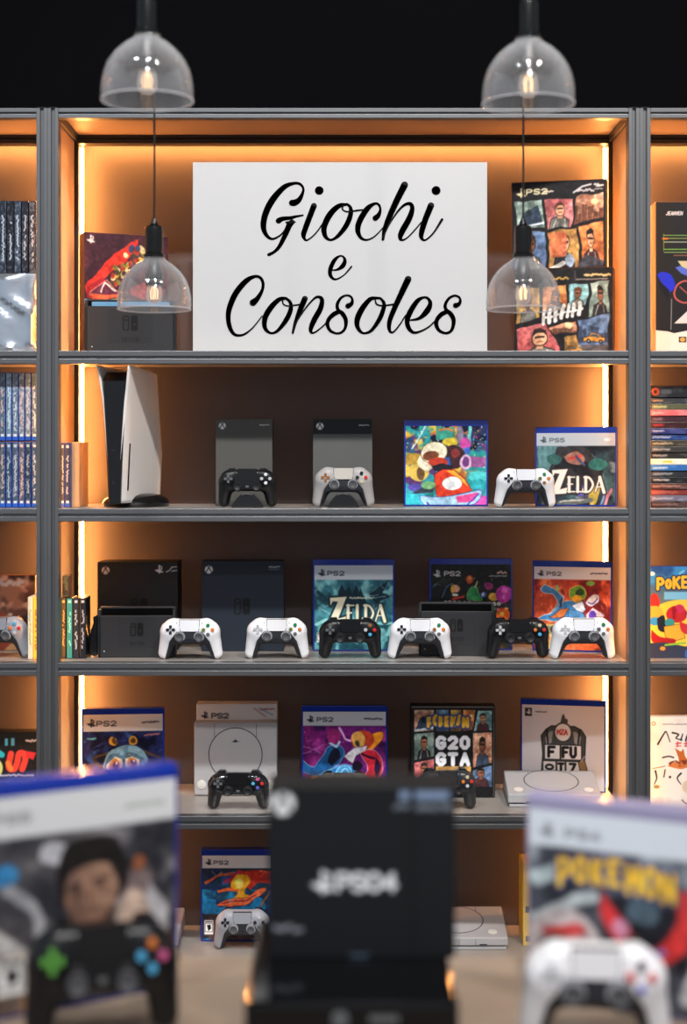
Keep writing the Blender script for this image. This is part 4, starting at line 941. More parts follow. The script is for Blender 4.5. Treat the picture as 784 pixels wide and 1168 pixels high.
make_dock('charcoal docking station with a blue tablet in it on the top shelf under the lamp', (x, 4.03, ROWZ[0]), w, PZ(342, 4.03)-ROWZ[0], R(3), tablet=M_TABBLUE)

# ---- second shelf
def make_tall_console():
    Y = 4.06
    t = thing('game_console', 'tall white upright console with a glossy black core and flared side plates', 'console', (PX(153, Y), Y, ROWZ[1]+.0), R(-14))
    H = PZ(420, Y)-ROWZ[1]
    D0, D1 = -.140, .140
    def half(v): return .0200+.0200*v**1.15
    def plate(sx):
        nu, nv = 26, 34; V = []
        for j in range(nv+1):
            v = j/nv
            for i in range(nu+1):
                u = i/nu
                y = D0-.010*max(0, v-.8)*4*(1-u) + u*(D1-D0)
                z = .012+(H-.012)*v
                if v > .9: z -= (v-.9)*.25*H*max(0, .35-u)**1.0*0 + .02*u*(v-.9)*10*.5
                x = half(v)+.006*math.sin(math.pi*min(1, u*1.0))*(1-.5*v)
                x += .010*max(0, v-.72)/.28*max(0, 1-u*3.0)**1.0*.6
                x += (-.012)*max(0, .09-u)/.09*(1-.85*v)          # lower front edge tucks in
                crease = 1.03-.68*u                                # line from the top front to the lower back
                x -= .031*max(0, v-crease)*(.5+u)
                V.append((sx*x, y, z))
        F = []
        for j in range(nv):
            for i in range(nu):
                a = j*(nu+1)+i; F.append((a, a+1, a+nu+2, a+nu+1))
        mb = MB().add(V, F)
        o = obj('side_plate', mb, M_PLATE, t, 32)
        s = o.modifiers.new('thick', 'SOLIDIFY'); s.thickness = .0042; s.offset = 0
        return o
    right = plate(1); plate(-1)
    core = MB(); n = 12
    for k in range(1):
        secs = []
        for v in np.linspace(0, 1, 15):
            hw = half(v)-.0035; z = .010+(H*.955-.010)*v
            yf = D0-.003 + (.030*max(0, (v-.90)/.10)**2)
            secs.append([(-hw, yf+.006, z), (-hw+.006, yf, z), (hw-.006, yf, z), (hw, yf+.006, z), (hw*.12, D1-.02, z), (-hw*.12, D1-.02, z)])
        vs = [p for s in secs for p in s]; fs = []
        for i in range(len(secs)-1):
            for j in range(6):
                fs.append((i*6+j, i*6+(j+1) % 6, (i+1)*6+(j+1) % 6, (i+1)*6+j))
        fs.append(tuple(range(6))); fs.append(tuple((len(secs)-1)*6+j for j in range(6)))
        core.add(vs, fs)
    obj('core', core, M_GLOSSBLK, t, 30)
    obj('disc_slot', MB().box(.0255, .0310, D0+.030, D0+.0365, .045, .170), M_SLOT, right)
    sl = bpy.data.objects[[c.name for c in right.children][0]]
    # the slot follows the plate: a dark recess set into its outer face
    me = sl.data
    new = []
    for v_ in me.vertices:
        vv = (v_.co.z-.012)/(H-.012); xx = half(vv)+.006*math.sin(math.pi*.13)*(1-.5*vv)
        v_.co.x = xx+(.0028 if v_.co.x > .028 else -.004)
    port = MB().box(-.0045, .0045, D0-.0038, D0+.0, .150, .153).box(-.0015, .0015, D0-.0038, D0+.0, .062, .072).box(-.0015, .0015, D0-.0038, D0+.0, .085, .090)
    obj('front_port', port, M_SEAM, t)
    st = MB().lathe([(0,.0),(.078,.0),(.081,.008),(.076,.020),(.062,.029),(.040,.034),(0,.035)], (0, .012, .0005), 'z', 40)
    st.v = [(a*1.12, b*1.25, c) for a, b, c in st.v]
    obj('base_stand', st, M_CASEBLK, t, 40)
make_tall_console()
def box_dark(base, band=None, logo='x', txt=True):
    def art(w, h):
        c = Cv(w, h, 150, base, 3); a = c.asp
        if band: c.rect(-.1, -.1, 1.1, a*band, (34, 36, 40))
        c.xb(.115, .115, .062, (226, 228, 226), (40, 42, 44))
        c.marks(.78, .1, .95, .03, (214, 216, 218))
        return c
    return art
row_case(1, 246, 311, 478, 4.10, .06, box_dark((84,83,80), .0), 'dark grey console box behind the black controller on the second shelf', shell=M_DGREYCARD, name='carton_box', cat='box', inset=.0008)
row_case(1, 357, 425, 478, 4.10, .06, box_dark((92,93,92), .17), 'dark grey console box behind the pale grey controller on the second shelf', shell=M_DGREYCARD, name='carton_box', cat='box', inset=.0008)
YC = 3.985
make_stand('small black arched stand under the black controller on the second shelf', (PX(282.5, YC), YC-.012, ROWZ[1]))
make_stand('small black arched stand under the pale grey controller on the second shelf', (PX(392, YC), YC-.012, ROWZ[1]))
make_controller('black controller with white button marks in front of a dark grey box, second shelf', (PX(282.5, YC), YC, ROWZ[1]), 0, 'shock', M_BLACKP, dpad='grey', btn=('white','silver','white','silver'), scale=(.94,1,.96))
make_controller('pale grey controller with a charcoal centre in front of a dark grey box', (PX(392, YC), YC, ROWZ[1]), 0, 'sense', M_GREYP, pad=mat('cream pad', (196,190,182), .4), dpad='brown', btn=('dark','red','cream','dark'), scale=(.97,1,.98))
row_case(1, 461, 557, 479, 4.06, .022, art_racer, 'colourful game case showing a red kart with a white oval patch')
row_case(1, 612, 702, 487, 4.05, .024, art_word_dark, 'game case titled ZELDA over dark art, beside the lone white controller', rotz=R(-14), side=lambda w, h: spine(w, h, (96, 34, 44), (150, 90, 90), 4, n=12))
make_controller('lone white controller on the second shelf beside the dark ZELDA case', (PX(599.5, 3.975), 3.975, ROWZ[1]), 0, 'sense', dpad='dark', btn=('green','orange','brown','olive'), scale=(.96,1,.95))

# ---- third shelf
def art_blackmulti(w, h):
    c = Cv(w, h, 170, (36, 37, 40), 4); a = c.asp
    c.xb(.1, .1, .05, (196,198,198), (36,37,40)); c.ps(.72, .035, .1, (210,216,220)); c.line([(.86,.12),(.9,.1),(.93,.06)], .014, (206,210,214)); c.line([(.93,.06),(.99,.055)], .012, (206,210,214)); c.line([(.93,.11),(.99,.1)], .014, (206,210,214))
    c.sw(.52, .56, .22, (16,16,18), (36,37,40)); return c
row_case(2, 111, 203, 641, 4.15, .10, art_blackmulti, 'black console box behind the dock at the glowing end of the third shelf', shell=M_BLKCARD, name='carton_box', cat='box', inset=.001)
x, w = span(112, 200, 4.0)
make_dock('charcoal docking station with a black side grip on the third shelf', (x, 4.0, ROWZ[2]), w, PZ(695, 4.0)-ROWZ[2], R(2), grip=True)
def art_navy(w, h):
    c = Cv(w, h, 170, (34, 42, 54), 4); c.xb(.085, .1, .05, (220,222,222), (34,42,54)); c.marks(.82, .065, .95, .022, (200,206,210)); c.marks(.82, .095, .95, .014, (120,126,134))
    c.sw(.49, .55, .2, (12,14,18), (34,42,54)); return c
M_NAVY = mat('navy box card', (30, 37, 48), .45)
row_case(2, 230, 324, 640, 4.13, .08, art_navy, 'navy blue console box with a round white mark on the third shelf', shell=M_NAVY, name='carton_box', cat='box', inset=.001)
row_case(2, 357, 450, 638, 4.13, .022, art_word_teal, 'game case titled ZELDA over teal art, behind a black controller')
row_case(2, 490, 585, 637, 4.15, .024, art_garden, 'game case with dark garden art, behind the dock on the third shelf')
row_case(2, 609, 697, 640, 4.12, .024, art_serpent, 'game case with a blue sea serpent on orange art', rotz=R(-13), side=lambda w, h: spine(w, h, (90, 60, 110), (170, 120, 140), 5, n=12))
x, w = span(478, 564, 4.03)
make_dock('charcoal docking station between a white and a black controller on the third shelf', (x, 4.03, ROWZ[2]), w, PZ(690, 4.03)-ROWZ[2], R(-3))
Y3 = 3.972
make_controller('white controller in front of the side-gripped dock, third shelf', (PX(217.5,Y3), Y3-.012, ROWZ[2]), 0, 'sense', dpad='dark', btn=('green','orange','grey','olive'))
make_controller('white controller with a pale direction pad in front of the navy box', (PX(316,Y3), Y3, ROWZ[2]), 0, 'sense', dpad='silver', btn=('green','orange','grey','olive'))
make_controller('black controller with a red button in front of the teal ZELDA case', (PX(399.5,Y3), Y3, ROWZ[2]), 0, 'shock', M_BLACKP, dpad='grey', btn=('brown','red','sky','silver'))
make_controller('white controller overlapping the corner of the dock on the third shelf', (PX(479,Y3), Y3-.004, ROWZ[2]), 0, 'sense', dpad='dark', btn=('green','orange','grey','brown'))
make_controller('black controller with silver direction pad between a dock and a white controller', (PX(591.5,Y3), Y3, ROWZ[2]), R(4), 'shock', M_BLACKP, dpad='silver', btn=('cream','red','sky','orange'))
make_controller('white controller in front of the orange serpent case, third shelf', (PX(664.5,Y3), Y3-.010, ROWZ[2]), 0, 'sense', dpad='silver', btn=('green','orange','grey','grey'), scale=(1.02,1,1.02))

# ---- fourth shelf
row_case(3, 94, 187, 808, 4.13, .03, art_bigeyes, 'game case with a round-eyed blue creature on the fourth shelf', rotz=R(5))
def make_flat_console(label, loc, rotz=0, w=.252, d=.19, hf=.034, hb=.062, upright=False):
    t = thing('game_console', label, 'console', loc, rotz)
    M = t
    base = MB().prism([(.004,0),(d-.004,0),(d-.004,.0085),(.004,.0085)], -w/2+.004, w/2-.004, 'x')
    obj('base', base, M_PSGREY, t, None, .002)
    obj('base_gap', MB().box(-w/2+.008, w/2-.008, .008, d-.008, .0085, .0115), M_SEAM, t)
    obj('body', MB().prism([(0,.0115),(d,.0115),(d,hb),(0,hf)], -w/2, w/2, 'x'), M_PSGREY, t, None, .004, 3)
    ang = math.atan2(hb-hf, d)
    def top(x, y, lift=0): return (x, y, hf+(hb-hf)*y/d+lift)
    rr = .074; cy = d*.56
    def on_top(mb):
        mb.v = [(a, cy+b*math.cos(ang)-c*math.sin(ang), top(0, cy)[2]+b*math.sin(ang)+c*math.cos(ang)) for a, b, c in mb.v]; return mb
    obj('lid_seam', on_top(MB().lathe([(rr-.0012,.0004),(rr+.0012,.0004),(rr+.0012,-.002),(rr-.0012,-.002)], (0,0,0), 'z', 56, closed=True)), M_SEAM, t)
    obj('disc_lid', on_top(MB().lathe([(0,.0012),(rr-.006,.0012),(rr-.0014,.0004),(rr-.0014,-.003),(0,-.003)], (0,0,0), 'z', 56)), M_PSGREY, t, 30)
    hinge = MB()
    for sx in (-1, 1): hinge.box(sx*.058-.0006, sx*.058+.0006, .048, d-cy-.004, -.001, .0004)
    obj('lid_hinge_line', on_top(hinge), M_SEAM, t)
    for sx in (-1, 1):
        mb = MB().lathe([(0,.003),(.010,.003),(.0125,.0018),(.013,-.002),(0,-.002)], (sx*.094, -cy+.030, 0), 'z', 26)
        obj('power_button' if sx < 0 else 'open_button', on_top(mb), M_PSGREY2, t, 35)
    fr = MB()
    for sx in (-1, 1):
        fr.box(sx*.045-.0005, sx*.045+.0005, -.0006, .001, .013, hf-.004)
        fr.box(sx*.066-.010, sx*.066+.010, -.0006, .001, .014, .017)
    fr.box(-.0005, .0005, -.0006, .001, .013, hf-.004)
    obj('front_seam', fr, M_SEAM, t)
    c = Cv(.05, .014, 60, (186,186,188), 2); c.marks(.1, .12, .9, .08, (90,92,98))
    if upright:
        mk = MB().prism([(-.012,0),(-.006,.003),(0,.0055),(.006,.003),(.012,0)], 0, .0004, 'z')
        mk = on_top(MB().prism([(-.012,.036),(-.005,.038),(0,.043),(.005,.038),(.012,.036),(0,.034)], .0012, .0016, 'z'))
        obj('lid_mark', mk, M_SEAM, t)
        mk = on_top(MB().box(-.014, .014, -.052, -.049, .0012, .0016)); obj('lid_wordmark', mk, M_SEAM, t)
    return t
# an upright console leaning its underside against the white carton
row_case(3, 224, 316, 803, 4.195, .055, lambda w, h: plain(w, h, (214,214,214), 6, lambda c: (c.ps(.06, .09, .085, (40,42,46)), c.text(.19, .115, .055, 'PS2', (44,46,50), w=.014, sx=1.05, gap=.3), c.line([(.72,.05),(.86,.15)], .02, (180,150,140)), c.line([(.78,.05),(.95,.13)], .02, (150,170,190)), c.marks(.8,.06,.96,.03,(150,90,84)), c.rect(.8,.19,1.1,.23,(170,140,110)))), 'white printed carton standing behind the upright grey console', shell=M_WHITECARD, name='carton_box', cat='box', inset=.001)
Yu = 4.125; x, w = span(221, 316, Yu)
up = make_flat_console('grey disc console standing upright against the white carton', (x, Yu+.062, ROWZ[3]+.001), 0, w=w, d=PZ(825, Yu)-ROWZ[3], hf=.055, hb=.055, upright=True)
up.rotation_euler = (R(90), 0, 0)
row_case(3, 344, 442, 805, 4.13, .022, art_comet, 'game case with an orange and blue comet figure on purple art')
row_case(3, 469, 565, 805, 4.11, .05, art_cityword, 'black comic-panel box lettered G2.0 GTA on the fourth shelf', shell=M_BLKCARD, name='carton_box', cat='box', inset=.002)
row_case(3, 595, 690, 798, 4.185, .026, art_emblem, 'white game case with a grey crest, behind the flat grey console', rotz=R(-10))
make_flat_console('flat grey disc console in front of the white crest case', (PX(633, 3.99), 3.99, ROWZ[3]), R(-2), w=.250, d=.165, hf=.036, hb=.066)
Y4 = 3.965
make_controller('glossy black controller in front of the upright grey console', (PX(272,Y4), Y4, ROWZ[3]), 0, 'shock', mat('glossy black controller plastic', (26,27,30), .2, coat=.4), dpad='grey', btn=('pink','red','lilac','sky'), scale=(.99,1,.95))
make_controller('taupe grey controller in front of the purple comet case', (PX(392,4.03), 4.03, ROWZ[3]), 0, 'shock', mat('taupe controller plastic', (112,104,98), .45), dpad='grey', btn=('silver','brown','cream','silver'), scale=(.90,1,.80))
make_controller('dark gunmetal controller in front of the G2.0 GTA box', (PX(510,Y4), Y4, ROWZ[3]), R(6), 'shock', mat('gunmetal controller plastic', (52,54,57), .32, .2), dpad='silver', btn=('cream','red','silver','orange'), scale=(.96,1,1.0))

# ---- bottom shelf
row_case(4, 229, 311, 969, 4.14, .03, art_flame, 'game case with orange flame art on the bottom shelf')
make_controller('grey controller with a charcoal centre on the bottom shelf', (PX(277,4.07), 4.07, ROWZ[4]), 0, 'sense', M_BLUEGREYP, dpad='dark', btn=('silver','dark','grey','dark'), scale=(.93,1,1.0))
make_flat_console('flat grey disc console on the bottom shelf, half behind the black box', (PX(524, 4.065), 4.065, ROWZ[4]), 0, w=.268, d=.175, hf=.034, hb=.068)
make_flat_console('flat grey disc console on the bottom shelf, mostly hidden behind the big face cover', (PX(148, 4.065), 4.065, ROWZ[4]), 0, w=.265, d=.175, hf=.036, hb=.064)
row_case(4, 597, 640, 984, 4.10, .10, lambda w, h: plain(w, h, (226,190,44), 6, lambda c: (c.rect(.05, h/w*.5, .16, h/w*.58, (40,36,30)), c.rect(.05, h/w*.88, .18, h/w*.95, (60,56,40)), c.rect(.3,.2,.9,.9,(70,90,150)))), 'bright yellow game case at the glowing end of the bottom shelf', shell=M_CASEYEL, inset=.002)
# ------------------------------------------------------------------ thin cases shown by their spines
ORD = ['first', 'second', 'third', 'fourth', 'fifth', 'sixth', 'seventh', 'eighth', 'ninth', 'tenth', 'eleventh', 'twelfth', 'thirteenth', 'fourteenth', 'fifteenth', 'sixteenth', 'seventeenth', 'eighteenth', 'nineteenth', 'twentieth']
def make_spine(label, loc, t_, h, d, c, shell, group, cat='game case', rotz=0):
    t = thing('game_case', label, cat, loc, rotz, group)
    obj('case_shell', MB().box(-t_/2, t_/2, 0, d, 0, h), shell, t, None, .0012, 2)
    c.mesh('spine_insert', ART, t, (-t_/2+.0012, -.0006, .0015))
    return t
def upright_run(row, px0, px1, n, pyt, z, Y, d, cols, shell, where, group, names, band=None, bandc=(40,90,190), inks=None, zpx=None):
    x0, x1 = PX(px0, Y), PX(px1, Y); t_ = (x1-x0)/n
    h = PZ(pyt, Y)-z
    for k in range(n-len(names), n):
        col = cols[k % len(cols)]; ink = (inks or [(205,215,225)])[k % len(inks or [1])]
        c = spine(t_-.0034, h-.003, col, ink, 40+row*10+k+int(pyt), band, bandc, blot=[min(255, v+60) for v in col])
        make_spine(where % names[k-n+len(names)], (x0+t_*(k+.5), Y, z), t_-.0008, h, d, c, shell[k % len(shell)], group)
# left bay, top shelf: a foil carton with five dark cases standing on it
M_FOIL = mat('crinkled silver foil', (186, 196, 208), .24, .8, noise=.3, nscale=9, bump=1.0)
Yl = 3.96
x0, x1 = PX(-70, Yl), PX(41, Yl); hfoil = PZ(312, Yl)-ROWZ[0]
fb = thing('carton_box', 'silver foil-wrapped carton under the five dark game cases', 'box', ((x0+x1)/2, Yl, ROWZ[0]))
foil = MB(); W_ = x1-x0
nx, nz = 24, 18
vs = []; fs = []
rr_ = np.random.default_rng(3)
for j in range(nz+1):
    for i in range(nx+1):
        e = 0 if i in (0, nx) or j in (0, nz) else 1
        vs.append((-W_/2+W_*i/nx, -.010*e*(.5+.5*math.sin(i*.75+j*.5+1.5*math.sin(j*.6)))-.003*e*rr_.random(), hfoil*j/nz))
for j in range(nz):
    for i in range(nx): fs.append((j*(nx+1)+i, j*(nx+1)+i+1, (j+1)*(nx+1)+i+1, (j+1)*(nx+1)+i))
b0 = len(vs); vs += [(-W_/2,.12,0),(W_/2,.12,0),(W_/2,.12,hfoil),(-W_/2,.12,hfoil)]
fs += [(b0,b0+3,b0+2,b0+1)]
bl, br, tl, tr = 0, nx, nz*(nx+1), nz*(nx+1)+nx
fs += [tuple(range(0, nx+1))[::-1]+(b0, b0+1)][:0]
foil.add(vs, fs)
foil.box(-W_/2+.0005, W_/2-.0005, .0006, .12, .0005, hfoil-.0005)
obj('wrapping', foil, M_FOIL, fb, 50)
upright_run(0, -42, 41, 10, 229, ROWZ[0]+hfoil+.0004, Yl+.002, .11, [(30,38,52),(24,28,38),(44,56,74),(28,34,46),(40,50,66)], [M_CASEBLK], '%s dark film-wrapped game case on the silver carton, counted from the cropped edge', 'dark cases on the silver carton',
            ORD[:4]+['last'], inks=[(190,205,220)])
# left bay, second shelf: two tiers of blue cases
zt = PZ(503, Yl)
nm = ORD[:5]+['last']
upright_run(1, -30, 43, 10, 504, ROWZ[1], Yl, .135, [(70,86,104),(84,84,96),(40,62,84),(50,76,112),(66,76,90),(44,66,92)], [M_BLUECASE], '%s blue game case in the lower tier, counted from the cropped edge towards the post', 'blue cases in the lower tier', nm, band='tb', inks=[(200,205,215),(220,190,180),(190,205,215)])
upright_run(1, -30, 43, 10, 425, zt+.0004, Yl, .135, [(96,116,136),(110,126,142),(120,138,152),(92,110,128),(84,100,118),(100,130,150)], [M_BLUECASE], '%s blue game case in the upper tier, counted from the cropped edge towards the post', 'blue cases in the upper tier', nm, band='b', inks=[(214,226,234),(226,180,170),(205,220,232)])
# left bay, third shelf
def art_brown(w, h):
    c = Cv(w, h, 150, (88, 58, 48), 30); c.cloud((150,110,90), 4, .5, .62); c.cloud((40,26,26), 4, .5, .62); c.cloud((196,160,140), 8, .62, .7)
    c.marks(.1,.06,.9,.06,(190,190,190)); c.poly([(.5,.4),(.7,.25),(.86,.5),(.8,.9),(.55,.85)], (120,52,36), smooth=True); c.poly([(.6,.75),(.9,.45),(.98,.55),(.75,1.)], (170,130,90), smooth=True); c.line([(.1,.3),(.4,.5),(.6,.35)], .07,(130,90,70),smooth=True); return c
row_case(2, -110, 40, 656, 4.14, .03, art_brown, 'wide game carton with brown painted art behind the grey controller', shell=M_BROWNCARD, name='carton_box', cat='box', inset=.001)
make_controller('grey controller with coloured buttons beside the two pale thin cases', (PX(-2,3.985), 3.985, ROWZ[2]), 0, 'sense', M_BLUEGREYP, dpad='silver', btn=('sky','red','silver','orange'), scale=(.98,1,1.02))
for k, (a, b, col, ink, sh, lb) in enumerate(((31.5,37.6,(206,214,200),(150,170,90),M_CASEWHT,'pale white thin case beside the grey controller'), (37.8,43.6,(232,190,60),(90,80,50),M_CASEYEL,'yellow thin case standing against the shelf post'))):
    Yk = 3.96; x0, x1 = PX(a, Yk), PX(b, Yk); h = PZ(681, Yk)-ROWZ[2]
    make_spine(lb, ((x0+x1)/2, Yk, ROWZ[2]), x1-x0-.0006, h, .12, spine(x1-x0-.003, h-.003, col, ink, 70+k), sh, None)
# left bay, fourth shelf
def art_letters(w, h):
    c = Cv(w, h, 180, (26, 26, 28), 31); a = c.asp
    # frame-of-carton coordinates: right end of the carton is the visible part
    c.rect(.69,.06,.72,.13,(90,190,220)); c.rect(.75,.055,.785,.13,(90,170,200))
    c.line([(.5,.3),(.6,.2),(.66,.22)], .06, (50,170,180), smooth=True); c.ell(.62,.35,.05,.08,(190,200,120)); c.ell(.56,.27,.05,.05,(60,160,110))
    c.line([(.75,.21),(.73,.34),(.78,.36),(.81,.3),(.83,.21),(.88,.21),(.89,.27),(.86,.36)], .062, (226,70,56), smooth=True); c.poly([(.9,.18),(1.0,.2),(.97,.27),(.9,.24)], (206,50,56)); c.line([(.72,.3),(.75,.36)], .05,(240,130,60))
    c.marks(.55,.42,.97,.03,(230,230,232)); c.marks(.5,.485,.9,.025,(230,150,80)); c.marks(.9,.08,.99,.035,(226,226,228)); return c
row_case(3, -75, 42, 835, 4.08, .05, art_letters, 'black carton with red and teal bubble lettering, under the brown-art shelf', shell=M_BLKCARD, name='carton_box', cat='box', inset=.001)
# middle bay, beside the post
Yp = 3.975
for k, (a, b, lb) in enumerate(((69,74,'dark blue thin case tight against the shelf post, second shelf'), (73.8,80.5,'dark blue thin case with white spine marks beside the tan box'))):
    x0, x1 = PX(a, Yp), PX(b, Yp); h = PZ(505, Yp)-ROWZ[1]
    make_spine(lb, ((x0+x1)/2, Yp, ROWZ[1]), x1-x0-.0005, h, .07, spine(x1-x0-.003, h-.003, (40,52,76), (190,200,215), 80+k, 'tb'), M_BLUECASE, None)
x, w = span(81.5, 90.5, 3.99)
make_case('plain tan thin carton beside the dark blue cases, second shelf', (x, 3.99, ROWZ[1]), w, PZ(504, 3.99)-ROWZ[1], .14, None, shell=M_TANCARD, name='carton_box', cat='box')
for k, (a, b, col, lb) in enumerate(((69.4,75.6,(30,30,34),'black thin case tight against the shelf post, third shelf'), (75.8,83,(44,130,136),'teal thin case standing among black ones, third shelf'), (83.3,90.4,(40,48,58),'black thin case between the teal one and the end one'), (90.7,98.3,(34,36,44),'black thin case at the open end of the third-shelf row'))):
    x0, x1 = PX(a, Yp), PX(b, Yp); h = PZ(682, Yp)-ROWZ[2]
    make_spine(lb, ((x0+x1)/2, Yp, ROWZ[2]), x1-x0-.0005, h, .07, spine(x1-x0-.003, h-.003, col, [(170,150,90),(150,220,215),(200,206,210),(190,190,195)][k], 90+k, 't'), M_CASEBLK, None)
x, w = span(71, 78, 3.99)
make_case('narrow carton with dark green art lying on top of the black thin cases', (x, 3.99, PZ(682, Yp)+.0007), w, PZ(657, 3.99)-PZ(682, Yp), .05, lambda w, h: plain(w, h, (70,80,66), 33, lambda c: c.cloud((30,34,32), 2, .45, .6), 40), shell=M_BROWNCARD, name='carton_box', cat='box', inset=.001)

# right bay, top shelf
def art_tall(w, h):
    c = Cv(w, h, 170, (28, 28, 30), 34); k = 1/.62       # u per visible width
    c.text(.17, .16, .055, 'JEANVEN', (226,226,226), w=.013, sx=.5, gap=.22, slant=.15)
    for y, col in ((.55,(110,150,70)),(.6,(120,140,70)),(.66,(150,170,140)),(.78,(110,170,70)),(.83,(120,150,90))): c.line([(.14,y),(.8,y)], .016, col)
    c.line([(.13,.53),(.13,.8)], .012, (110,140,60)); c.line([(.12,.605),(.19,.605)], .03,(196,110,40)); c.line([(.3,.88),(.7,.88)], .02,(120,80,60))
    c.poly([(.36,.97),(.6,.97),(.6,1.2),(.45,1.1)], (190,180,140)); c.poly([(.32,1.08),(.4,1.05),(.6,1.15),(.6,1.25),(.42,1.18)], (80,100,190))
    c.poly([(.02,1.2),(.1,1.15),(.25,1.2),(.32,1.38),(.24,1.48),(.14,1.4)], (30,44,200), smooth=True); c.poly([(.04,1.28),(.22,1.45),(.2,1.62),(.06,1.42)], (14,16,30))
    c.line([(.3,1.5),(.36,1.36),(.5,1.3),(.62,1.4),(.62,1.58),(.48,1.66),(.34,1.6),(.3,1.5)], .03, (170,80,76), smooth=True); c.line([(.4,1.4),(.58,1.56)], .025,(150,70,70))
    c.line([(.26,1.6),(.25,2.1)], .012, (150,150,150)); c.poly([(.3,2.0),(.66,1.66),(1.1,1.66),(1.1,2.0)], (206,202,196)); c.ell(.5,2.07,.2,.07,(30,30,32))
    c.poly([(-.1,2.1),(.2,2.13),(.3,2.16),(.5,2.12),(1.1,2.1),(1.1,3),(-.1,3)], (222,214,200)); c.rect(.38,2.22,.5,2.31,(40,34,30)); c.ell(.44,2.265,.045,.035,(226,160,70)); return c
row_case(0, 748, 818, 230, 4.01, .09, art_tall, 'tall black carton with a white base print, top shelf beside the post', shell=M_TANCARD, name='carton_box', cat='box', inset=.0008)
# right bay, second shelf: a flat pile
cols = [((36,38,42),(200,100,60)),((58,62,66),(200,150,110)),((90,94,70),(226,226,150)),((232,110,112),(250,190,190)),((66,40,50),(150,130,140)),((60,30,32),(214,60,60)),((46,52,110),(190,195,225)),((36,60,120),(210,220,235)),((66,60,50),(205,190,150)),((60,60,58),(190,190,185)),((48,46,44),(200,198,190)),((236,226,200),(226,200,50)),((52,110,180),(226,236,245)),((44,48,54),(180,186,190)),((30,32,34),(214,216,216)),((92,60,56),(200,150,130)),((130,52,46),(190,110,90)),((110,106,124),(190,186,200)),((58,36,34),(150,120,110))]
desc = ['black case with a round orange mark, topmost','dark grey case under the topmost one','olive case with pale yellow lettering','coral pink case, the brightest pink','dark plum case under the coral pink one','maroon case with red lettering','violet blue case above the navy one','navy blue case with white marks','brown-black case under the navy one','charcoal case with a pale block mark','dark brown case above the cream one','cream case with a yellow mark','bright blue case with white lettering','slate case under the bright blue one','black case with white marks at both ends','dusky brown case above the brick red one','brick red case near the bottom','lavender grey case, second from the bottom','dark maroon case at the very bottom']
Yr = 3.965; xa, xb = PX(741.5, Yr), PX(815, Yr); zb = ROWZ[1]; zt_ = PZ(440, Yr); th = np.array([1.9]+[1.0]*18); th = th/th.sum()*(zt_-zb)
z = zb
for k in range(18, -1, -1):
    base, ink = cols[k]; hgt = th[k]
    t = thing('game_case', desc[k]+', in the flat pile of cases', 'game case', ((xa+xb)/2+.001*((k*7) % 3), Yr+.002*((k*5) % 3), z), 0, 'flat pile of cases in the side bay')
    W_ = xb-xa-.003; d_ = .135
    obj('case_shell', MB().box(-W_/2, W_/2, 0, d_, 0, hgt-.0005), M_CASEBLK if sum(base) < 330 else mat('case %d' % k, base, .3), t, None, .0012, 2)
    c = Cv(W_-.004, hgt-.0022, 90, base, 50+k); c.cloud([min(255, v+26) for v in base], 5, .5, .66); y = c.asp/2
    if k == 0: c.ell(.07, y, .06, c.asp*.36, (196,80,40)); c.ell(.07, y, .03, c.asp*.18, (60,30,24)); c.line([(.2,y),(.3,y)], c.asp*.4, (80,84,90))
    elif k == 11: c.line([(.2,y),(.32,y)], c.asp*.35, ink)
    else: c.marks(.03, y, .16+.3*c.r.random(), c.asp*.42, ink); c.marks(.62, y, .75, c.asp*.4, ink)
    c.mesh('spine_insert', ART, t, (-W_/2+.002, -.0006, .0008)); z += hgt
# right bay, third shelf
def art_yellowbox(w, h):
    c = Cv(w, h, 170, (30, 80, 150), 35); c.grad((30,72,140), (240,210,90), 0, .9); c.cloud((60,140,200), 4, .5, .66, mask=c.Y-.42); c.poly([(0,.62),(.25,.5),(.6,.46),(1.1,.5),(1.1,1.3),(0,1.3)], (240,206,70), smooth=True); c.rect(.2,.36,.6,.47,(120,190,225))
    c.ell(.03,.1,.04,.03,(210,220,225)); c.line([(.42,.1),(.48,.06)], .025,(130,200,215))
    for col, g in (((20,36,80), .075), ((244,186,50), .045)):
        x = .11
        for k, ch in enumerate('POKEMON'): c.text(x, .17-.008*k+(.03 if k == 1 else 0), .15 if k != 1 else .11, ch, col, w=g, sx=.5); x += .125 if k != 1 else .105
    c.poly([(.0,.42),(.08,.38),(.14,.5),(.1,.6),(.0,.56)], (196,50,40), smooth=True); c.poly([(.0,.56),(.14,.58),(.2,.74),(.02,.74)], (236,170,60), smooth=True); c.ell(.07,.78,.08,.06,(60,150,210)); c.poly([(.1,.74),(.2,.7),(.22,.92),(.12,.9)], (36,40,52), smooth=True)
    c.ell(.38,.68,.15,.12,(196,44,50)); c.ell(.42,.6,.07,.06,(206,50,90)); c.cloud((150,26,40), 8, .5, .6, mask=c.d_ell(.38,.68,.15,.12)); c.ell(.62,.72,.1,.12,(200,220,200)); c.ell(.64,.71,.06,.08,(60,150,160)); c.ell(.28,.8,.07,.06,(60,150,150)); c.poly([(.2,.86),(.44,.82),(.5,1.02),(.34,1.06),(.22,1.0)], (240,176,60), (100,50,20), .006)
    c.poly([(.02,.9),(.14,1.0),(.36,1.04),(.3,1.12),(.04,1.08)], (170,36,40), smooth=True); c.poly([(.42,.78),(.6,.84),(1.0,.86),(1.0,.98),(.5,.96)], (206,50,56), smooth=True); c.poly([(-.1,1.1),(.2,1.08),(.5,1.14),(1.1,1.05),(1.1,1.4),(-.1,1.4)], (54,60,78)); c.line([(.22,1.12),(.5,1.09)], .03,(140,190,60)); c.ell(.18,1.17,.04,.03,(226,150,60)); c.rating(.56,.95,.14,.2); c.rect(.5,1.19,1.1,1.3,(40,100,180)); return c
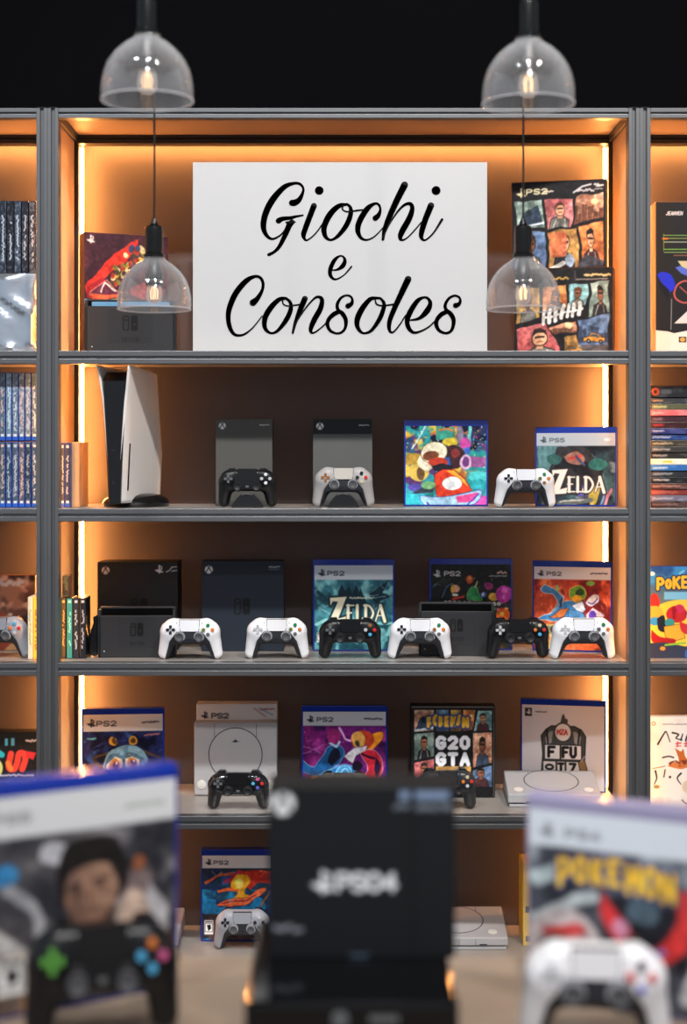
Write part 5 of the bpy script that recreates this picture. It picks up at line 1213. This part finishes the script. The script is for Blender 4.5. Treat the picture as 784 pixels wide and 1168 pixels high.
row_case(2, 741.5, 822, 646, 3.99, .05, art_yellowbox, 'blue carton with yellow POKEMON lettering, third shelf beside the post', shell=M_BLUECASE, name='carton_box', cat='box', inset=.0008, artm=ART)
def art_brush(w, h):
    c = Cv(w, h, 170, (226, 220, 212), 36); c.cloud((214,206,196), 3, .5, .7); K = (30,28,30)
    c.ell(.05,.1,.035,.035,(120,110,70)); c.ell(.05,.1,.02,.02,(226,220,212)); c.marks(.2,.11,.85,.03,(150,146,140))
    for st_ in ([(.12,.44),(.22,.27),(.26,.24),(.32,.4)], [(.36,.25),(.46,.28),(.42,.34),(.52,.37)], [(.5,.37),(.53,.27)], [(.58,.38),(.62,.27),(.68,.36)], [(.72,.37),(.74,.26),(.82,.36),(.84,.25)]): c.line(st_, .028, K, smooth=True, w2=.014)
    for k in range(3): c.line([(.42+k*.14,.43),(.5+k*.14,.42)], .02, (206,60,60)); c.line([(.45+k*.14,.4),(.44+k*.14,.48)], .02,(206,70,70)); c.line([(.42+k*.14,.47),(.5+k*.14,.47)], .016,(206,90,90))
    c.poly([(.4,.5),(.5,.56),(.54,.52),(.58,.66),(.72,.74),(.95,.76),(.8,.84),(.5,.8),(.46,.66)], (190,100,40), smooth=True); c.poly([(.66,.58),(.74,.66),(.8,.78),(.7,.74)], (70,44,34)); c.poly([(.28,.8),(.42,.74),(.6,.8),(.5,.85)], (206,120,60), smooth=True); c.cloud((120,50,30), 10, .5, .6, mask=c.d_ell(.5,.76,.2,.06))
    c.line([(.2,.66),(.3,.64),(.38,.66)], .022, K, smooth=True); c.line([(.04,.84),(.24,.8)], .014,(130,110,80)); c.line([(.08,.88),(.1,1.),(.06,1.1)], .03, K, smooth=True, w2=.012); c.ell(.1,1.14,.05,.03,(150,130,80)); c.line([(.24,.86),(.22,.98)], .018,K); c.ell(.32,.98,.02,.02,K)
    c.line([(.5,.92),(.44,1.),(.5,1.1)], .03, K, smooth=True, w2=.012); c.line([(.64,.86),(.66,1.),(.78,1.2),(.78,1.26)], .022, K, smooth=True); c.ell(.6,1.14,.08,.1,(206,190,160)); c.line([(.52,1.36),(.6,1.42),(.72,1.36)], .02,(120,60,60),smooth=True); c.marks(.56,1.46,.7,.03,(190,120,110)); c.line([(.0,1.5),(.3,1.49)], .015,(200,170,80)); return c
row_case(3, 742, 812, 818, 3.98, .04, art_brush, 'white carton with black brush lettering and orange ink art', shell=M_WHITECARD, name='carton_box', cat='box', inset=.0008)

# ------------------------------------------------------------------ the counter in front
TZ = CAM_Z-.634+.0006
ct = thing('display_counter', 'beige display counter in the foreground under the blurred boxes', 'counter', (0, 1.45, 0))
obj('counter_top', MB().box(-1.5, 1.5, -.42, .44, TZ-.04, TZ-.0006), M_TABLE, ct, None, .004, 3)
obj('counter_body', MB().box(-1.44, 1.44, -.36, .38, .08, TZ-.04), M_TABLE2, ct)
obj('kick_plate', MB().box(-1.40, 1.40, -.30, .34, 0, .08), M_CASEBLK, ct)
# big case with a face, at the near end towards the middle of the shelf
ang = R(30); wL = .275; xr, yr = PX(204, 1.78), 1.78
make_case('large blue-topped game case with a man\'s face, on the counter behind the black controller', (xr-math.cos(ang)*wL/2, yr-math.sin(ang)*wL/2, TZ), wL, PZ(871, 1.78)-TZ, .034, art_face, rotz=ang, bevel=.003)
make_controller('large black controller with green direction pad on the counter', (PX(117, 1.625), 1.625, TZ), R(10), 'shock', M_BLACKP, dpad='lime', btn=('orange','pink','sky','sky'), scale=(1.0,1,1.17), stick=M_RUBBER)
ang = R(-25.5); wR = .27; xl, yl = PX(600, 1.745), 1.745
M_PALECASE = mat('pale violet case plastic', (150, 146, 178), .25, coat=.3)
make_case('large game case with yellow POKEMON lettering on the counter', (xl+math.cos(ang)*wR/2, yl+math.sin(ang)*wR/2, TZ), wR, PZ(905, 1.745)-TZ, .03, art_yellowword, rotz=ang, shell=M_PALECASE, bevel=.003)
make_controller('large white controller on the counter in front of the yellow-lettered case', (PX(679, 1.60), 1.60, TZ), R(-6), 'sense', dpad='silver', btn=('dark','red','lilac','red'), scale=(.95,1,1.02), stick=M_RUBBER)
# low black console carrying a black carton
Yk = 1.53; zt = CAM_Z-573/F_PX*1.66
x, w = span(279, 524, Yk); hk = zt-TZ
k_ = thing('game_console', 'low glossy black console on the counter under the black carton', 'console', (x, Yk, TZ))
obj('lower_body', MB().box(-w/2, w/2, 0, .27, .004, hk*.44), M_GLOSSBLK, k_, None, .004, 3)
obj('upper_body', MB().box(-w/2, w/2, -.004, .27, hk*.50, hk), M_GLOSSBLK, k_, None, .005, 3)
obj('seam_band', MB().box(-w/2+.004, w/2-.004, .004, .266, hk*.44, hk*.50), M_SLOT, k_)
obj('disc_slot', MB().box(.01, w/2-.02, -.0046, 0, hk*.60, hk*.64), M_SLOT, k_)
obj('power_button', MB().lathe([(0,.002),(.008,.002),(.009,0),(.009,-.002),(0,-.002)], (-.012, -.004, hk*.76), '-y', 24), BT['grey'], k_)
obj('port', MB().box(.018, .048, -.0048, 0, hk*.72, hk*.82).box(.022, .046, -.0006, .002, hk*.2, hk*.32), BT['grey'], k_)
for sx in (-1, 1): obj('foot', MB().box(sx*w*.38-.02, sx*w*.38+.02, .02, .25, 0, .004), M_CASEBLK, k_)
def art_bigblack(w, h):
    c = Cv(w, h, 150, (17, 19, 23), 37); c.xb(.075, .08, .066, (226,228,230), (60,62,66)); c.rect(.7,.012,.97,.06,(120,140,170)); c.marks(.68,.1,.97,.05,(110,118,130))
    c.ps(.23, .44, .12, (222,226,230)); c.text(.37, .46, .085, 'PS04', (218,222,226), w=.027, sx=.75, gap=.22); c.marks(.03,.75,.16,.05,(130,136,144)); c.rect(.76,-.1,.785,1.2,(13,14,17)); c.marks(.44,.895,.54,.03,(70,90,110)); return c
x, w = span(306, 520, 1.66)
make_case('black carton with a round white mark, standing on the low black console', (x, 1.66, zt+.0004), w, PZ(899, 1.66)-zt, .075, art_bigblack, shell=M_BLKCARD, name='carton_box', cat='box', inset=.0008)

# ------------------------------------------------------------------ hanging lamps
def make_lamp(label, px, pyb, Y):
    t = thing('pendant_lamp', label, 'lamp', (PX(px, Y), Y, PZ(pyb, Y)), 0)
    out = catmull([(.0800,0),(.0812,.012),(.0795,.034),(.0730,.058),(.0600,.080),(.0430,.097),(.0300,.106),(.0225,.113),(.0215,.122)], 5)
    inn = [(r-.0022, h+(.0 if i else .0008)) for i, (r, h) in enumerate(out)][::-1]
    prof = [tuple(p) for p in out]+inn
    obj('glass_shade', MB().lathe(prof, (0,0,0), 'z', 56, closed=True), M_GLASS, t, 60)
    obj('rim_bead', MB().lathe([(.0806+.0012*math.cos(a), .0004+.0012*math.sin(a)) for a in np.linspace(0, 2*math.pi, 8, endpoint=False)], (0,0,0), 'z', 56, closed=True), M_RIM, t, 180)
    so = obj('socket', MB().lathe([(0,.112),(.0195,.112),(.0235,.117),(.0235,.121),(.0200,.124),(.0200,.172),(.0180,.182),(.008,.188),(.0045,.200),(0,.200)], (0,0,0), 'z', 28), M_SOCKET, t, 35)
    obj('bulb_holder', MB().lathe([(0,.052),(.019,.052),(.0195,.056),(.0195,.078),(.016,.084),(.010,.112),(0,.112)], (0,0,0), 'z', 24), M_SOCKET, t, 35)
    bu = obj('bulb', MB().lathe([(0,.012),(.009,.0135),(.0155,.019),(.0175,.028),(.0165,.040),(.014,.052),(0,.052)], (0,0,0), 'z', 24), M_BULB, t, 60)
    f = MB()
    for a in range(4):
        c, s = math.cos(a*math.pi/2+.4), math.sin(a*math.pi/2+.4)
        f.tube([(.004*c,.004*s,.050),(.008*c,.008*s,.040),(.007*c,.007*s,.022)], .0008, 6)
    obj('filament', f, M_FIL, bu)
    z1 = 5.6-PZ(pyb, Y)
    pts = [(0,0,.198),(.0005,0,.30),(0,.0005,.7),(0,0,z1-.02)]
    obj('cord', MB().tube(pts, .0024, 8), M_CORD, t, 60)
    obj('ceiling_rose', MB().lathe([(0,z1-.025),(.045,z1-.025),(.055,z1-.012),(.055,z1-.0005),(0,z1-.0005)], (0,0,0), 'z', 32), M_SOCKET, t, 35)
    return t
make_lamp('clear glass pendant lamp hanging high above the maroon carton, against the black wall', 168, 115, 2.62)
make_lamp('clear glass pendant lamp hanging high, nearer the comic-panel boxes, against the black wall', 603, 119, 2.62)
make_lamp('clear glass pendant lamp hanging low in front of the top-shelf dock', 176, 353, 3.28)
make_lamp('clear glass pendant lamp hanging low in front of the comic-panel boxes', 597, 353, 3.28)

# ------------------------------------------------------------------ light of the shop
def spot(name, loc, target, energy, size=R(95), blend=.6, col=(1, .96, .92), rad=.10):
    l = bpy.data.lights.new(name, 'SPOT'); l.energy = energy; l.spot_size = size; l.spot_blend = blend; l.color = col; l.shadow_soft_size = rad
    o = bpy.data.objects.new(name, l); COL.objects.link(o); o.location = loc
    o.rotation_euler = (Vector(target)-Vector(loc)).to_track_quat('-Z', 'Y').to_euler(); return o
spot('ceiling_spot_a', (-1.5, .5, 5.2), (-.5, 4.0, 1.3), 270, R(60), col=(.90, .95, 1.0))
spot('ceiling_spot_b', (.1, .4, 5.2), (.0, 4.0, 1.2), 390, R(60), col=(1, .98, .96))
spot('ceiling_spot_c', (1.6, .5, 5.2), (.5, 4.0, 1.3), 450, R(60), col=(1, .93, .84))
spot('ceiling_spot_d', (0.2, -.8, 4.6), (0, 1.7, .95), 420, R(50))
w = bpy.data.worlds.new('shop'); SC.world = w; w.use_nodes = True
w.node_tree.nodes['Background'].inputs['Color'].default_value = (.50, .54, .60, 1)
w.node_tree.nodes['Background'].inputs['Strength'].default_value = 0.78

# ------------------------------------------------------------------ camera
cam = bpy.data.cameras.new('camera'); co = bpy.data.objects.new('camera', cam); COL.objects.link(co)
co.location = (0, 0, CAM_Z); co.rotation_euler = (R(90), 0, 0)
cam.sensor_fit = 'VERTICAL'; cam.sensor_height = 36; cam.sensor_width = 36*784/1168
cam.lens = F_PX*36/1168
cam.shift_y = -(584-520)/1168
cam.clip_end = 50; cam.clip_start = .05
cam.dof.use_dof = True; cam.dof.focus_distance = 3.99; cam.dof.aperture_fstop = cam.lens/23.0; cam.dof.aperture_blades = 0
SC.camera = co
vs = SC.view_settings; vs.view_transform = 'Standard'; vs.look = 'None'; vs.exposure = 0.35; vs.gamma = 1; vs.use_curve_mapping = False
SC.cycles.use_denoising = True
SC.cycles.max_bounces = 8; SC.cycles.transparent_max_bounces = 16
SC.cycles.sample_clamp_indirect = 6
